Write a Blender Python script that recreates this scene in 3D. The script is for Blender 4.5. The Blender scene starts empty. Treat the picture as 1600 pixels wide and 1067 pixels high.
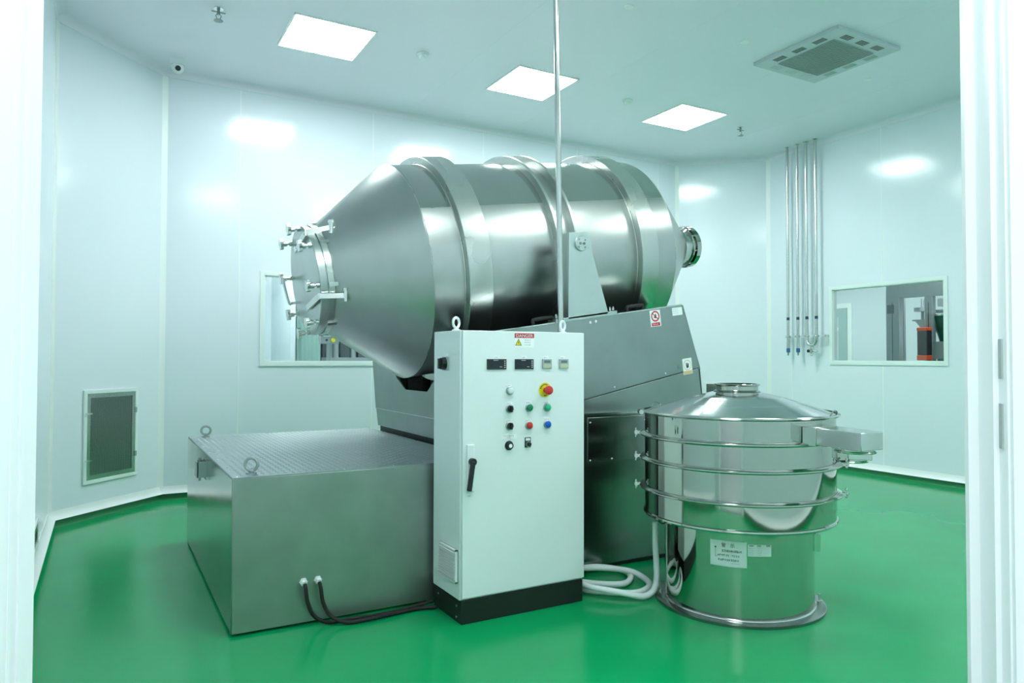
import bpy, bmesh, math, random
from mathutils import Vector, Matrix
PI = math.pi
random.seed(4)
S = bpy.context.scene
COL = S.collection

# ------------------------------------------------------------------ camera, world, exposure
CAM_H = 1.3
def make_camera():
    cd = bpy.data.cameras.new('camera'); o = bpy.data.objects.new('camera', cd); COL.objects.link(o)
    yaw, pitch, roll = 0.516773627, 0.0226875229, 0.00222891586
    f = Vector((math.sin(yaw)*math.cos(pitch), math.cos(yaw)*math.cos(pitch), math.sin(pitch)))
    r = Vector((math.cos(yaw), -math.sin(yaw), 0)); u = r.cross(f)
    r2 = r*math.cos(roll)+u*math.sin(roll); u2 = -r*math.sin(roll)+u*math.cos(roll)
    m = Matrix((( r2.x, u2.x, -f.x, 0), (r2.y, u2.y, -f.y, 0), (r2.z, u2.z, -f.z, CAM_H), (0, 0, 0, 1)))
    o.matrix_world = m
    cd.sensor_width = 36; cd.sensor_fit = 'HORIZONTAL'; cd.lens = 1124.6/1600*36
    cd.clip_start = .02; cd.clip_end = 60
    S.camera = o
make_camera()
w = bpy.data.worlds.new('world'); S.world = w; w.use_nodes = True
w.node_tree.nodes['Background'].inputs[0].default_value = (.75, .95, .92, 1)
w.node_tree.nodes['Background'].inputs[1].default_value = .3
S.view_settings.view_transform = 'Standard'
S.view_settings.look = 'None'
S.view_settings.gamma = 1
S.view_settings.exposure = 1.0
LAMP = 17.0            # ceiling panels of the room
LAMP_CORRIDOR = 6.5
LAMP_NEXT = 22.0
LAMP_TINT = (.90, 1.0, .985)

# ------------------------------------------------------------------ materials
MATS = {}
def nodes_mat(name):
    m = bpy.data.materials.new(name); m.use_nodes = True
    nt = m.node_tree; b = nt.nodes['Principled BSDF']
    return m, nt, b
def plain(name, col, rough=.5, metal=0., spec=.5, coat=0., bump=0., bscale=200., var=0., vscale=3.):
    if name in MATS: return MATS[name]
    m, nt, b = nodes_mat(name)
    b.inputs['Base Color'].default_value = (*col, 1); b.inputs['Roughness'].default_value = rough
    b.inputs['Metallic'].default_value = metal; b.inputs['Specular IOR Level'].default_value = spec
    b.inputs['Coat Weight'].default_value = coat
    tc = nt.nodes.new('ShaderNodeTexCoord')
    if bump > 0:
        n = nt.nodes.new('ShaderNodeTexNoise'); n.inputs['Scale'].default_value = bscale; n.inputs['Detail'].default_value = 2
        nt.links.new(tc.outputs['Object'], n.inputs['Vector'])
        bp = nt.nodes.new('ShaderNodeBump'); bp.inputs['Strength'].default_value = bump; bp.inputs['Distance'].default_value = .01
        nt.links.new(n.outputs[0], bp.inputs['Height']); nt.links.new(bp.outputs[0], b.inputs['Normal'])
    if var > 0:
        n = nt.nodes.new('ShaderNodeTexNoise'); n.inputs['Scale'].default_value = vscale; n.inputs['Detail'].default_value = 3
        nt.links.new(tc.outputs['Object'], n.inputs['Vector'])
        mr = nt.nodes.new('ShaderNodeMapRange'); mr.inputs[1].default_value = .3; mr.inputs[2].default_value = .7
        mr.inputs[3].default_value = 1-var; mr.inputs[4].default_value = 1+var
        nt.links.new(n.outputs[0], mr.inputs[0])
        mx = nt.nodes.new('ShaderNodeVectorMath'); mx.operation = 'SCALE'; mx.inputs[0].default_value = col
        nt.links.new(mr.outputs[0], mx.inputs['Scale']); nt.links.new(mx.outputs[0], b.inputs['Base Color'])
    MATS[name] = m
    return m
def steel(name, col=(.62, .65, .63), r0=.2, r1=.32, stretch=(1, 1, 60), nscale=6., bump=.02, aniso=0., cloud=.06):
    """brushed stainless steel: fine grain, cloudy roughness"""
    if name in MATS: return MATS[name]
    m, nt, b = nodes_mat(name)
    b.inputs['Metallic'].default_value = 1
    tc = nt.nodes.new('ShaderNodeTexCoord')
    mp = nt.nodes.new('ShaderNodeMapping'); mp.inputs['Scale'].default_value = stretch
    nt.links.new(tc.outputs['Object'], mp.inputs['Vector'])
    g = nt.nodes.new('ShaderNodeTexNoise'); g.inputs['Scale'].default_value = nscale*6; g.inputs['Detail'].default_value = 4
    nt.links.new(mp.outputs[0], g.inputs['Vector'])
    c = nt.nodes.new('ShaderNodeTexNoise'); c.inputs['Scale'].default_value = 2.5; c.inputs['Detail'].default_value = 4
    nt.links.new(tc.outputs['Object'], c.inputs['Vector'])
    mr = nt.nodes.new('ShaderNodeMapRange'); mr.inputs[1].default_value = .1; mr.inputs[2].default_value = .9
    mr.inputs[3].default_value = r0; mr.inputs[4].default_value = r1
    nt.links.new(c.outputs[0], mr.inputs[0]); nt.links.new(mr.outputs[0], b.inputs['Roughness'])
    mr2 = nt.nodes.new('ShaderNodeMapRange'); mr2.inputs[1].default_value = .2; mr2.inputs[2].default_value = .8
    mr2.inputs[3].default_value = 1-cloud; mr2.inputs[4].default_value = 1+cloud
    c2 = nt.nodes.new('ShaderNodeTexNoise'); c2.inputs['Scale'].default_value = 4; c2.inputs['Detail'].default_value = 6
    nt.links.new(tc.outputs['Object'], c2.inputs['Vector']); nt.links.new(c2.outputs[0], mr2.inputs[0])
    vm = nt.nodes.new('ShaderNodeVectorMath'); vm.operation = 'SCALE'; vm.inputs[0].default_value = col
    nt.links.new(mr2.outputs[0], vm.inputs['Scale']); nt.links.new(vm.outputs[0], b.inputs['Base Color'])
    bp = nt.nodes.new('ShaderNodeBump'); bp.inputs['Strength'].default_value = bump; bp.inputs['Distance'].default_value = .004
    nt.links.new(g.outputs[0], bp.inputs['Height']); nt.links.new(bp.outputs[0], b.inputs['Normal'])
    b.inputs['Anisotropic'].default_value = aniso
    MATS[name] = m
    return m
def emit(name, col, strength):
    m = bpy.data.materials.new(name); m.use_nodes = True; nt = m.node_tree
    for n in list(nt.nodes): nt.nodes.remove(n)
    e = nt.nodes.new('ShaderNodeEmission'); o = nt.nodes.new('ShaderNodeOutputMaterial')
    e.inputs[0].default_value = (*col, 1); e.inputs[1].default_value = strength
    nt.links.new(e.outputs[0], o.inputs[0]); return m
def glass_mat(name, tint=(.93, .98, .97)):
    m = bpy.data.materials.new(name); m.use_nodes = True; nt = m.node_tree
    for n in list(nt.nodes): nt.nodes.remove(n)
    t = nt.nodes.new('ShaderNodeBsdfTransparent'); t.inputs[0].default_value = (*tint, 1)
    g = nt.nodes.new('ShaderNodeBsdfGlossy'); g.inputs['Roughness'].default_value = .01
    fr = nt.nodes.new('ShaderNodeFresnel'); fr.inputs[0].default_value = 1.45
    mx = nt.nodes.new('ShaderNodeMixShader'); o = nt.nodes.new('ShaderNodeOutputMaterial')
    nt.links.new(fr.outputs[0], mx.inputs[0]); nt.links.new(t.outputs[0], mx.inputs[1]); nt.links.new(g.outputs[0], mx.inputs[2])
    nt.links.new(mx.outputs[0], o.inputs[0]); return m

M_WALL = plain('painted_panel', (.80, .87, .935), .15, spec=.55, bump=.03, bscale=1.2)
M_CEIL = plain('ceiling_panel', (.85, .85, .93), .42, spec=.4, bump=.02, bscale=1.5)
M_TRIM = plain('white_profile', (.88, .93, .93), .35)
M_SEAM = plain('panel_seam', (.90, .95, .95), .4)
M_FRAMEW = plain('white_frame', (.80, .89, .88), .4)
M_FLOOR = plain('green_epoxy', (.001, .33, .105), .20, spec=.3, bump=.035, bscale=5, var=.06, vscale=1.5)
M_GREEN = plain('green_upstand', (.002, .20, .06), .3, spec=.5)
M_JAMB = plain('door_profile', (.86, .92, .93), .35)
M_CAB = plain('cabinet_paint', (.82, .88, .89), .42, bump=.05, bscale=350)
M_BLACK = plain('black_paint', (.008, .012, .012), .45)
M_BPLAS = plain('black_plastic', (.012, .014, .016), .35)
M_RUBBER = plain('black_rubber', (.01, .012, .012), .7)
M_WHITE = plain('white_plastic', (.82, .87, .87), .4)
M_LABEL = plain('white_label', (.80, .88, .87), .5)
M_INK = plain('black_ink', (.03, .04, .04), .6)
M_GREYP = plain('grey_plastic', (.38, .45, .44), .5)
M_RED = plain('red_plastic', (.62, .03, .03), .35)
M_SIGNRED = plain('red_ink', (.55, .015, .03), .5)
M_YEL = plain('yellow_plastic', (.80, .68, .01), .45)
M_GBTN = plain('green_button', (.0, .22, .10), .35)
M_GBTN2 = plain('light_green_button', (.02, .50, .28), .35)
M_BLUE = plain('blue_button', (.0, .10, .55), .35)
M_TAN = plain('tan_ink', (.70, .50, .25), .5)
M_SCREEN = plain('dark_screen', (.015, .02, .03), .15)
M_LCD = plain('lcd_screen', (.14, .20, .20), .3)
M_CREAM = plain('cream_plastic', (.60, .62, .42), .5)
M_ORANGE = plain('orange_plastic', (.80, .09, .02), .35)
M_DGREEN = plain('dark_green_tinted', (.0, .09, .05), .2)
M_MESH = plain('dark_mesh', (.2, .26, .25), .6, metal=.3)
M_GLASS = glass_mat('window_glass')
M_DRUM = steel('drum_steel', (.48, .51, .49), .27, .37, (1, 1, 1), 8, .06, cloud=.10)
M_BAND = steel('band_steel', (.60, .63, .60), .24, .32, (1, 1, 1), 8, .02)
M_SHEET = steel('sheet_steel', (.33, .385, .37), .28, .40, (1, 1, 1), 7, .04, cloud=.10)
M_BASE = steel('dark_sheet_steel', (.24, .28, .265), .16, .24, (1, 1, 1), 7, .03, cloud=.12)
M_BOX = steel('housing_steel', (.41, .43, .42), .34, .48, (1, 1, 8), 5, .05, cloud=.16)
M_BOXEND = steel('housing_end_steel', (.46, .50, .48), .12, .2, (1, 1, 12), 5, .02, cloud=.08)
M_TREAD = steel('tread_steel', (.42, .47, .48), .30, .40, (1, 1, 1), 7, .02, cloud=.05)
M_POLISH = steel('polished_steel', (.52, .55, .51), .035, .075, (1, 1, 1), 3, .012, cloud=.03)
M_BRIGHT = steel('bright_steel', (.70, .73, .71), .12, .2, (1, 1, 1), 8, .01)
M_PIPE = steel('pipe_steel', (.60, .63, .61), .15, .22, (1, 1, 1), 8, .01)
M_ZINC = steel('galvanised', (.42, .47, .47), .35, .45, (1, 1, 1), 8, .02)
M_HOSE = plain('white_hose', (.82, .90, .90), .45)
M_LIGHT = emit('lamp_diffuser', LAMP_TINT, LAMP)
M_LIGHT2 = emit('corridor_diffuser', (.95, 1, 1), LAMP_CORRIDOR)
M_LIGHT3 = emit('next_room_diffuser', (.97, .99, 1), LAMP_NEXT)
M_NEXTW = plain('next_room_wall', (.62, .71, .75), .4)

# ------------------------------------------------------------------ mesh helpers
def V(*a): return Vector(a)
def frame_from(d):
    d = Vector(d).normalized()
    a = Vector((0, 0, 1)) if abs(d.z) < .9 else Vector((1, 0, 0))
    x = a.cross(d).normalized(); y = d.cross(x)
    return x, y, d
class MB:
    def __init__(s): s.b = bmesh.new()
    def poly(s, pts, n=None):
        vs = [s.b.verts.new(p) for p in pts]; return s.b.faces.new(vs)
    def hexa(s, p):      # 8 corners: bottom 4 then top 4
        v = [s.b.verts.new(q) for q in p]
        for f in ((3, 2, 1, 0), (4, 5, 6, 7), (0, 1, 5, 4), (1, 2, 6, 5), (2, 3, 7, 6), (3, 0, 4, 7)):
            s.b.faces.new([v[i] for i in f])
        return s
    def box(s, a, b, M=None):
        x0, y0, z0 = [min(i, j) for i, j in zip(a, b)]; x1, y1, z1 = [max(i, j) for i, j in zip(a, b)]
        p = [V(x0, y0, z0), V(x1, y0, z0), V(x1, y1, z0), V(x0, y1, z0), V(x0, y0, z1), V(x1, y0, z1), V(x1, y1, z1), V(x0, y1, z1)]
        if M is not None: p = [M @ q for q in p]
        return s.hexa(p)
    def prism(s, pts, off):     # pts a planar outline, extruded by off
        off = Vector(off); n = len(pts)
        a = [s.b.verts.new(p) for p in pts]; c = [s.b.verts.new(Vector(p)+off) for p in pts]
        s.b.faces.new(a[::-1]); s.b.faces.new(c)
        for i in range(n): s.b.faces.new([a[i], a[(i+1) % n], c[(i+1) % n], c[i]])
        return s
    def lathe(s, prof, o, d, n=48, a0=0., a1=2*PI, closed=False):
        x, y, d = frame_from(d); o = Vector(o); full = abs(a1-a0-2*PI) < 1e-6
        k = n if full else n+1; rings = []
        for (t, r) in prof:
            if r < 1e-6: rings.append([s.b.verts.new(o+d*t)]*k); continue
            rings.append([s.b.verts.new(o+d*t+(x*math.cos(a0+(a1-a0)*i/n)+y*math.sin(a0+(a1-a0)*i/n))*r) for i in range(k)])
        pairs = list(zip(rings[:-1], rings[1:]))
        if closed: pairs.append((rings[-1], rings[0]))
        for A, B in pairs:
            for i in range(n):
                j = (i+1) % k
                q = []
                for v in (A[i], A[j], B[j], B[i]):
                    if v not in q: q.append(v)
                if len(q) > 2: s.b.faces.new(q)
        return s
    def cyl(s, p, q, r, r2=None, n=20):
        p, q = Vector(p), Vector(q); L = (q-p).length; r2 = r if r2 is None else r2
        return s.lathe([(0, 0), (0, r), (L, r2), (L, 0)], p, q-p, n)
    def torus(s, o, d, R, r, n=48, m=10, a0=0., a1=2*PI):
        prof = [(r*math.sin(2*PI*j/m), R+r*math.cos(2*PI*j/m)) for j in range(m)]
        return s.lathe(prof, o, d, n, a0, a1, closed=True)
    def sphere(s, o, r, n=16, sc=(1, 1, 1)):
        bmesh.ops.create_uvsphere(s.b, u_segments=n, v_segments=max(6, n//2), radius=r,
                                  matrix=Matrix.Translation(Vector(o)) @ Matrix.Diagonal((*sc, 1)))
        return s
    def tube(s, pts, r, m=10, rf=None):
        pts = [Vector(p) for p in pts]; n = len(pts); prev = None
        t0 = (pts[1]-pts[0]).normalized(); x, y, _ = frame_from(t0)
        for i, p in enumerate(pts):
            t = (pts[min(i+1, n-1)]-pts[max(i-1, 0)]).normalized()
            x = (x-t*x.dot(t)).normalized(); y = t.cross(x)
            rr = r if rf is None else rf(i)
            ring = [s.b.verts.new(p+(x*math.cos(2*PI*j/m)+y*math.sin(2*PI*j/m))*rr) for j in range(m)]
            if prev:
                for j in range(m): s.b.faces.new([prev[j], prev[(j+1) % m], ring[(j+1) % m], ring[j]])
            else: s.b.faces.new(ring[::-1])
            prev = ring
        s.b.faces.new(prev); return s
    def bar(s, p, q, w, h, up=(0, 0, 1)):    # rectangular bar from p to q
        p, q = Vector(p), Vector(q); d = (q-p).normalized(); up = Vector(up)
        x = up.cross(d).normalized(); z = d.cross(x)
        c = []
        for e in (p, q):
            for (a, b_) in ((-1, -1), (1, -1), (1, 1), (-1, 1)): c.append(e+x*a*w/2+z*b_*h/2)
        return s.hexa(c)
ORIG = {}
def link(name, bm, mat, parent=None, angle=32, bevel=0., loc=None):
    b = bm.b if isinstance(bm, MB) else bm
    bmesh.ops.recalc_face_normals(b, faces=b.faces[:])
    if parent is not None: og = ORIG[parent.name]
    elif loc is not None: og = Vector(loc)
    else:
        xs = [v.co.x for v in b.verts]; ys = [v.co.y for v in b.verts]; zs = [v.co.z for v in b.verts]
        og = V((min(xs)+max(xs))/2, (min(ys)+max(ys))/2, min(zs))
    for v in b.verts: v.co -= og
    me = bpy.data.meshes.new(name); b.to_mesh(me); b.free()
    for p in me.polygons: p.use_smooth = True
    me.set_sharp_from_angle(angle=math.radians(angle))
    me.materials.append(mat)
    o = bpy.data.objects.new(name, me); COL.objects.link(o)
    if parent is not None: o.parent = parent
    else: o.location = og
    ORIG[o.name] = og
    if bevel > 0:
        md = o.modifiers.new('bevel', 'BEVEL'); md.width = bevel; md.segments = 2; md.limit_method = 'ANGLE'; md.angle_limit = math.radians(40)
        md.harden_normals = False
    return o
def tag(o, label, cat, group=None):
    o['label'] = label; o['category'] = cat
    if group: o['group'] = group
    return o
def thing(name, loc, label, cat, group=None):
    o = bpy.data.objects.new(name, None); COL.objects.link(o); o.location = loc; o.empty_display_size = .1
    ORIG[o.name] = Vector(loc); return tag(o, label, cat, group)
def struct(o): o['kind'] = 'structure'; return o
def copy_tree(o, parent=None):
    c = o.copy(); COL.objects.link(c)
    if parent is not None: c.parent = parent
    for ch in list(o.children): copy_tree(ch, c)
    return c
def spline(P, k=8):
    P = [Vector(p) for p in P]; Q = [P[0]*2-P[1]]+P+[P[-1]*2-P[-2]]; out = []
    for i in range(1, len(Q)-2):
        a, b, c, d = Q[i-1:i+3]
        for j in range(k):
            t = j/k; out.append(.5*((2*b)+(-a+c)*t+(2*a-5*b+4*c-d)*t*t+(-a+3*b-3*c+d)*t**3))
    out.append(P[-1]); return out
def text_bm(txt, size, M, depth=.0004, sx=1., align='CENTER'):
    cu = bpy.data.curves.new('t', 'FONT'); cu.body = txt; cu.size = size; cu.align_x = align; cu.align_y = 'CENTER'
    cu.extrude = depth/2; cu.resolution_u = 3
    ob = bpy.data.objects.new('t', cu); COL.objects.link(ob)
    bpy.context.view_layer.update()
    me = bpy.data.meshes.new_from_object(ob.evaluated_get(bpy.context.evaluated_depsgraph_get()))
    b = bmesh.new(); b.from_mesh(me)
    bmesh.ops.transform(b, matrix=M @ Matrix.Diagonal((sx, 1, 1, 1)), verts=b.verts[:])
    bpy.data.objects.remove(ob); bpy.data.curves.remove(cu); bpy.data.meshes.remove(me)
    mb = MB(); mb.b.free(); mb.b = b; return mb
def basis(o, x, y):     # matrix whose local x,y lie on a surface, z out of it
    x = Vector(x).normalized(); z = x.cross(Vector(y)).normalized(); y = z.cross(x)
    return Matrix(((x.x, y.x, z.x, o[0]), (x.y, y.y, z.y, o[1]), (x.z, y.z, z.z, o[2]), (0, 0, 0, 1)))
def glyph_row(mb, M, x0, y0, n, h, gap=.25, seed=1, dens=.5):
    """a row of small printed characters too small to read: strokes only"""
    rnd = random.Random(seed); wdt = h*.9
    for i in range(n):
        x = x0+i*wdt*(1+gap)
        for k in range(2+int(dens*4)):
            if rnd.random() < .55:
                yy = y0-h/2+h*(k+.5)/(2+int(dens*4)); mb.box((x, yy-h*.05, 0), (x+wdt*rnd.uniform(.6, 1), yy+h*.05, .0003), M)
            else:
                xx = x+wdt*rnd.uniform(.1, .9); mb.box((xx-h*.05, y0-h/2, 0), (xx+h*.05, y0+h*.5, .0003), M)
    return mb

def each(name, mbs, mat, parent, **k):
    for m in mbs: link(name, m, mat, parent, **k)
# ------------------------------------------------------------------ the room
HC = 3.946
UL, UR, VB, VF = -.345, 7.527, 7.303, .35
A = (UL, 6.50); B = (.465, VB); C = (6.70, VB); D = (UR, 6.476); K = 1.30
E1 = (UL, K-UL); E2 = (K-VF, VF)
TW = .06
def wall(name, p0, p1, z0, z1, mat, out, th=TW, holes=()):
    """panel wall from p0 to p1, its inner face on that line, thickness outward; holes (s0,s1,z0,z1)"""
    p0 = V(*p0, 0); p1 = V(*p1, 0); d = (p1-p0).normalized(); L = (p1-p0).length; n = Vector((*out, 0)).normalized()
    M = Matrix(((d.x, n.x, 0, p0.x), (d.y, n.y, 0, p0.y), (0, 0, 1, 0), (0, 0, 0, 1)))
    mb = MB()
    if not holes: mb.box((0, 0, z0), (L, th, z1), M)
    else:
        s = 0
        for (a, b, c, e) in holes:
            mb.box((s, 0, z0), (a, th, z1), M)
            if c > z0: mb.box((a, 0, z0), (b, th, c), M)
            mb.box((a, 0, e), (b, th, z1), M); s = b
        mb.box((s, 0, z0), (L, th, z1), M)
    return struct(link(name, mb, mat, angle=20)), M
r2 = 1/math.sqrt(2)
WB = (1.365, 2.70, 1.257, 2.102)     # window in the back wall (u0,u1,z0,z1)
WR = (4.239, 5.539, 1.269, 2.113)    # window in the right wall (v0,v1,z0,z1)
wall('wall_left', E1, A, 0, HC, M_WALL, (-1, 0))
wall('wall_back_left', A, B, 0, HC, M_WALL, (-r2, r2))
wall('wall_back', B, C, 0, HC, M_WALL, (0, 1), holes=[(WB[0]-B[0], WB[1]-B[0], WB[2], WB[3])])
wall('wall_back_right', C, D, 0, HC, M_WALL, (r2, r2))
wall('wall_right', D, (UR, VF), 0, HC, M_WALL, (1, 0), holes=[(D[1]-WR[1], D[1]-WR[0], WR[2], WR[3])])
wall('wall_front', (UR, VF), E2, 0, HC, M_WALL, (0, -1))
# entry wall with the open doorway the photo looks through
LE = math.dist(E1, E2)
def s_on_entry(u): return (u-UL)*math.sqrt(2)
SL, SR, DOORH = s_on_entry(-.104), s_on_entry(.854), 2.25
_, ME = wall('wall_entry', E1, E2, 0, HC, M_WALL, (-r2, -r2), th=.10, holes=[(SL, SR, 0, DOORH)])
# door lining: reveals, stops and face mouldings
def jamb():
    mb = MB()
    mb.box((SL-.001, -.004, 0), (SL+.006, .104, DOORH), ME); mb.box((SR-.006, -.004, 0), (SR+.001, .104, DOORH), ME)
    mb.box((SL, -.004, DOORH-.006), (SR, .104, DOORH+.001), ME)
    for s0, s1 in ((SL-.055, SL+.004), (SR-.004, SR+.055)):
        mb.box((s0, .10, 0), (s1, .112, DOORH+.055), ME); mb.box((s0, -.012, 0), (s1, 0, DOORH+.055), ME)
    mb.box((SL-.055, .10, DOORH), (SR+.055, .112, DOORH+.055), ME); mb.box((SL-.055, -.012, DOORH), (SR+.055, 0, DOORH+.055), ME)
    # rebate and gasket lines on the reveals
    mb.box((SR-.016, .012, 0), (SR, .024, DOORH), ME); mb.box((SR-.011, .075, 0), (SR, .082, DOORH), ME)
    mb.box((SL, .012, 0), (SL+.010, .020, DOORH), ME); mb.box((SL, .030, 0), (SL+.008, .036, DOORH), ME)
    o = struct(link('door_1', mb, M_JAMB))
    p = MB(); p.box((SR-.0075, .086, 1.21), (SR-.005, .094, 1.255), ME); p.box((SR-.0075, .086, 1.28), (SR-.005, .094, 1.32), ME)
    link('strike_plate', p, M_GREYP, o)
jamb()
POLY = [E1, A, B, C, D, (UR, VF), E2]
def slab(name, poly, z0, z1, mat):
    mb = MB(); mb.prism([V(*p, z0) for p in poly], (0, 0, z1-z0)); return struct(link(name, mb, mat, angle=20))
slab('floor', POLY, -.05, 0, M_FLOOR)
slab('ceiling', POLY, HC, HC+.05, M_CEIL)
# floor upstand (green) and white cove above it, ceiling cove, corner profiles
sides = [('left', E1, A), ('back_left', A, B), ('back', B, C), ('back_right', C, D), ('right', D, (UR, VF)), ('front', (UR, VF), E2)]
cen = V(3.6, 3.8, 0)
def inset(i, dist):     # inner offset of polygon corner i
    n = len(POLY); p = V(*POLY[i], 0); a = V(*POLY[i-1], 0); b = V(*POLY[(i+1) % n], 0)
    d1 = (p-a).normalized(); d2 = (b-p).normalized(); n1 = V(d1.y, -d1.x, 0); n2 = V(d2.y, -d2.x, 0)
    bis = (n1+n2).normalized(); return p+bis*(dist/bis.dot(n1))
def profile_run(mb, i0, i1, prof):
    """sweep a (distance, height) profile between polygon corners i0 and i1"""
    A_ = [inset(i0, d)+V(0, 0, z) for d, z in prof]; B_ = [inset(i1, d)+V(0, 0, z) for d, z in prof]
    a = [mb.b.verts.new(p) for p in A_]; b = [mb.b.verts.new(p) for p in B_]; n = len(prof)
    for k in range(n): mb.b.faces.new([a[k], a[(k+1) % n], b[(k+1) % n], b[k]])
    mb.b.faces.new(a); mb.b.faces.new(b[::-1])
for k, (nm, p, q) in enumerate(sides):
    i0, i1 = k, k+1
    mb = MB(); profile_run(mb, i0, i1, [(0, 0), (.035, 0), (.028, .012), (.026, .058), (0, .058)])
    g = struct(link('baseboard_'+nm, mb, M_GREEN))
    mb = MB(); arc = [(.045*(1-math.sin(t))+.004, .058+.062*(1-math.cos(t))) for t in [PI/2*j/5 for j in range(6)]]
    profile_run(mb, i0, i1, [(0, .058)]+arc+[(0, .12)])
    link('cove_profile', mb, M_TRIM, g, angle=25)
    mb = MB(); arc = [(.055*(1-math.sin(t))+.004, HC-.06*(1-math.cos(t))) for t in [PI/2*j/5 for j in range(6)]]
    profile_run(mb, i0, i1, [(0, HC)]+arc+[(0, HC-.064)])
    struct(link('trim_ceiling_'+nm, mb, M_CEIL, angle=25))
for k in range(1, 5):   # rounded aluminium profile in each wall corner
    c0 = V(*POLY[k], 0); a = (V(*POLY[k-1], 0)-c0).normalized(); b = (V(*POLY[(k+1) % 7], 0)-c0).normalized()
    mb = MB(); mb.prism([c0+V(0, 0, .12), c0+a*.030+V(0, 0, .12), inset(k, .008)+V(0, 0, .12), c0+b*.030+V(0, 0, .12)], (0, 0, HC-.18))
    struct(link('trim_%d' % k, mb, M_TRIM))
tn = 5
for u in (1.129, 2.456, 3.764, 5.07, 6.375):
    zs = [(.12, HC-.064)] if not (WB[0]-.05 < u < WB[1]+.05) else [(.12, WB[2]-.045), (WB[3]+.045, HC-.064)]
    mb = MB()
    for a, b in zs: mb.box((u-.004, VB-.0015, a), (u+.004, VB, b))
    struct(link('trim_%d' % tn, mb, M_SEAM)); tn += 1
for v in (2.42, 3.66, 4.913, 6.12):
    zs = [(.12, HC-.064)] if not (WR[0]-.05 < v < WR[1]+.05) else [(.12, WR[2]-.045), (WR[3]+.045, HC-.064)]
    mb = MB()
    for a, b in zs: mb.box((UR-.0015, v-.004, a), (UR, v+.004, b))
    struct(link('trim_%d' % tn, mb, M_SEAM)); tn += 1
for u in (.30, 1.55, 2.83, 4.10, 5.37, 6.62):   # joints of the ceiling panels
    mb = MB(); mb.box((u-.003, .9, HC-.001), (u+.003, 7.24 if .6 < u < 6.6 else 6.9, HC))
    struct(link('trim_%d' % tn, mb, M_CEIL)); tn += 1

def window(n, hole, plane, axis):
    a, b, c, d = hole; w_ = .042; t = .012
    def P(s, y, z): return V(s, plane+y, z) if axis == 'u' else V(plane+y, s, z)
    def bx(mb, s0, s1, y0, y1, z0, z1): mb.box(P(s0, y0, z0), P(s1, y1, z1))
    mb = MB()
    for (s0, s1, z0, z1) in ((a-w_, b+w_, c-w_, c), (a-w_, b+w_, d, d+w_), (a-w_, a, c, d), (b, b+w_, c, d)): bx(mb, s0, s1, -t, 0, z0, z1)
    for (s0, s1, z0, z1) in ((a-.001, b+.001, c-.001, c+.008), (a-.001, b+.001, d-.008, d+.001), (a-.001, a+.008, c, d), (b-.008, b+.001, c, d)): bx(mb, s0, s1, 0, TW+.004, z0, z1)
    o = struct(link('window_%d' % n, mb, M_FRAMEW))
    g = MB(); bx(g, a+.006, b-.006, .022, .028, c+.006, d-.006); link('glass_pane', g, M_GLASS, o)
window(1, WB, VB, 'u'); window(2, WR, UR, 'v')

# ------------------------------------------------------------------ ceiling fittings
def light_panel(x, y, label, s=.661):
    t = thing('ceiling_light', (x, y, HC), label, 'ceiling light', None)
    mb = MB(); h = s/2
    for a, b in (((-h, -h), (h, -h+.014)), ((-h, h-.014), (h, h)), ((-h, -h), (-h+.014, h)), ((h-.014, -h), (h, h))):
        mb.box((x+a[0], y+a[1], HC-.010), (x+b[0], y+b[1], HC))
    link('frame', mb, M_TRIM, t)
    mb = MB(); mb.box((x-h+.012, y-h+.012, HC-.006), (x+h-.012, y+h-.012, HC-.001)); link('diffuser', mb, M_LIGHT, t)
    return t
L0 = light_panel(1.575, 5.90, 'square white LED ceiling panel on the left, nearest the dome camera')
for (x, y, lb) in ((3.564, 5.90, 'square white LED ceiling panel in the middle, behind the vertical conduit pipe'),
                   (5.523, 5.90, 'square white LED ceiling panel on the right, beside the sprinkler near the wall pipes'),
                   (1.575, 1.90, 'square LED ceiling panel over the near left of the room, out of frame'),
                   (3.564, 1.90, 'square LED ceiling panel over the near middle of the room, out of frame'),
                   (5.523, 1.90, 'square LED ceiling panel over the near right of the room, out of frame')):
    c = copy_tree(L0); c.location = (x, y, HC); c['label'] = lb

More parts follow.
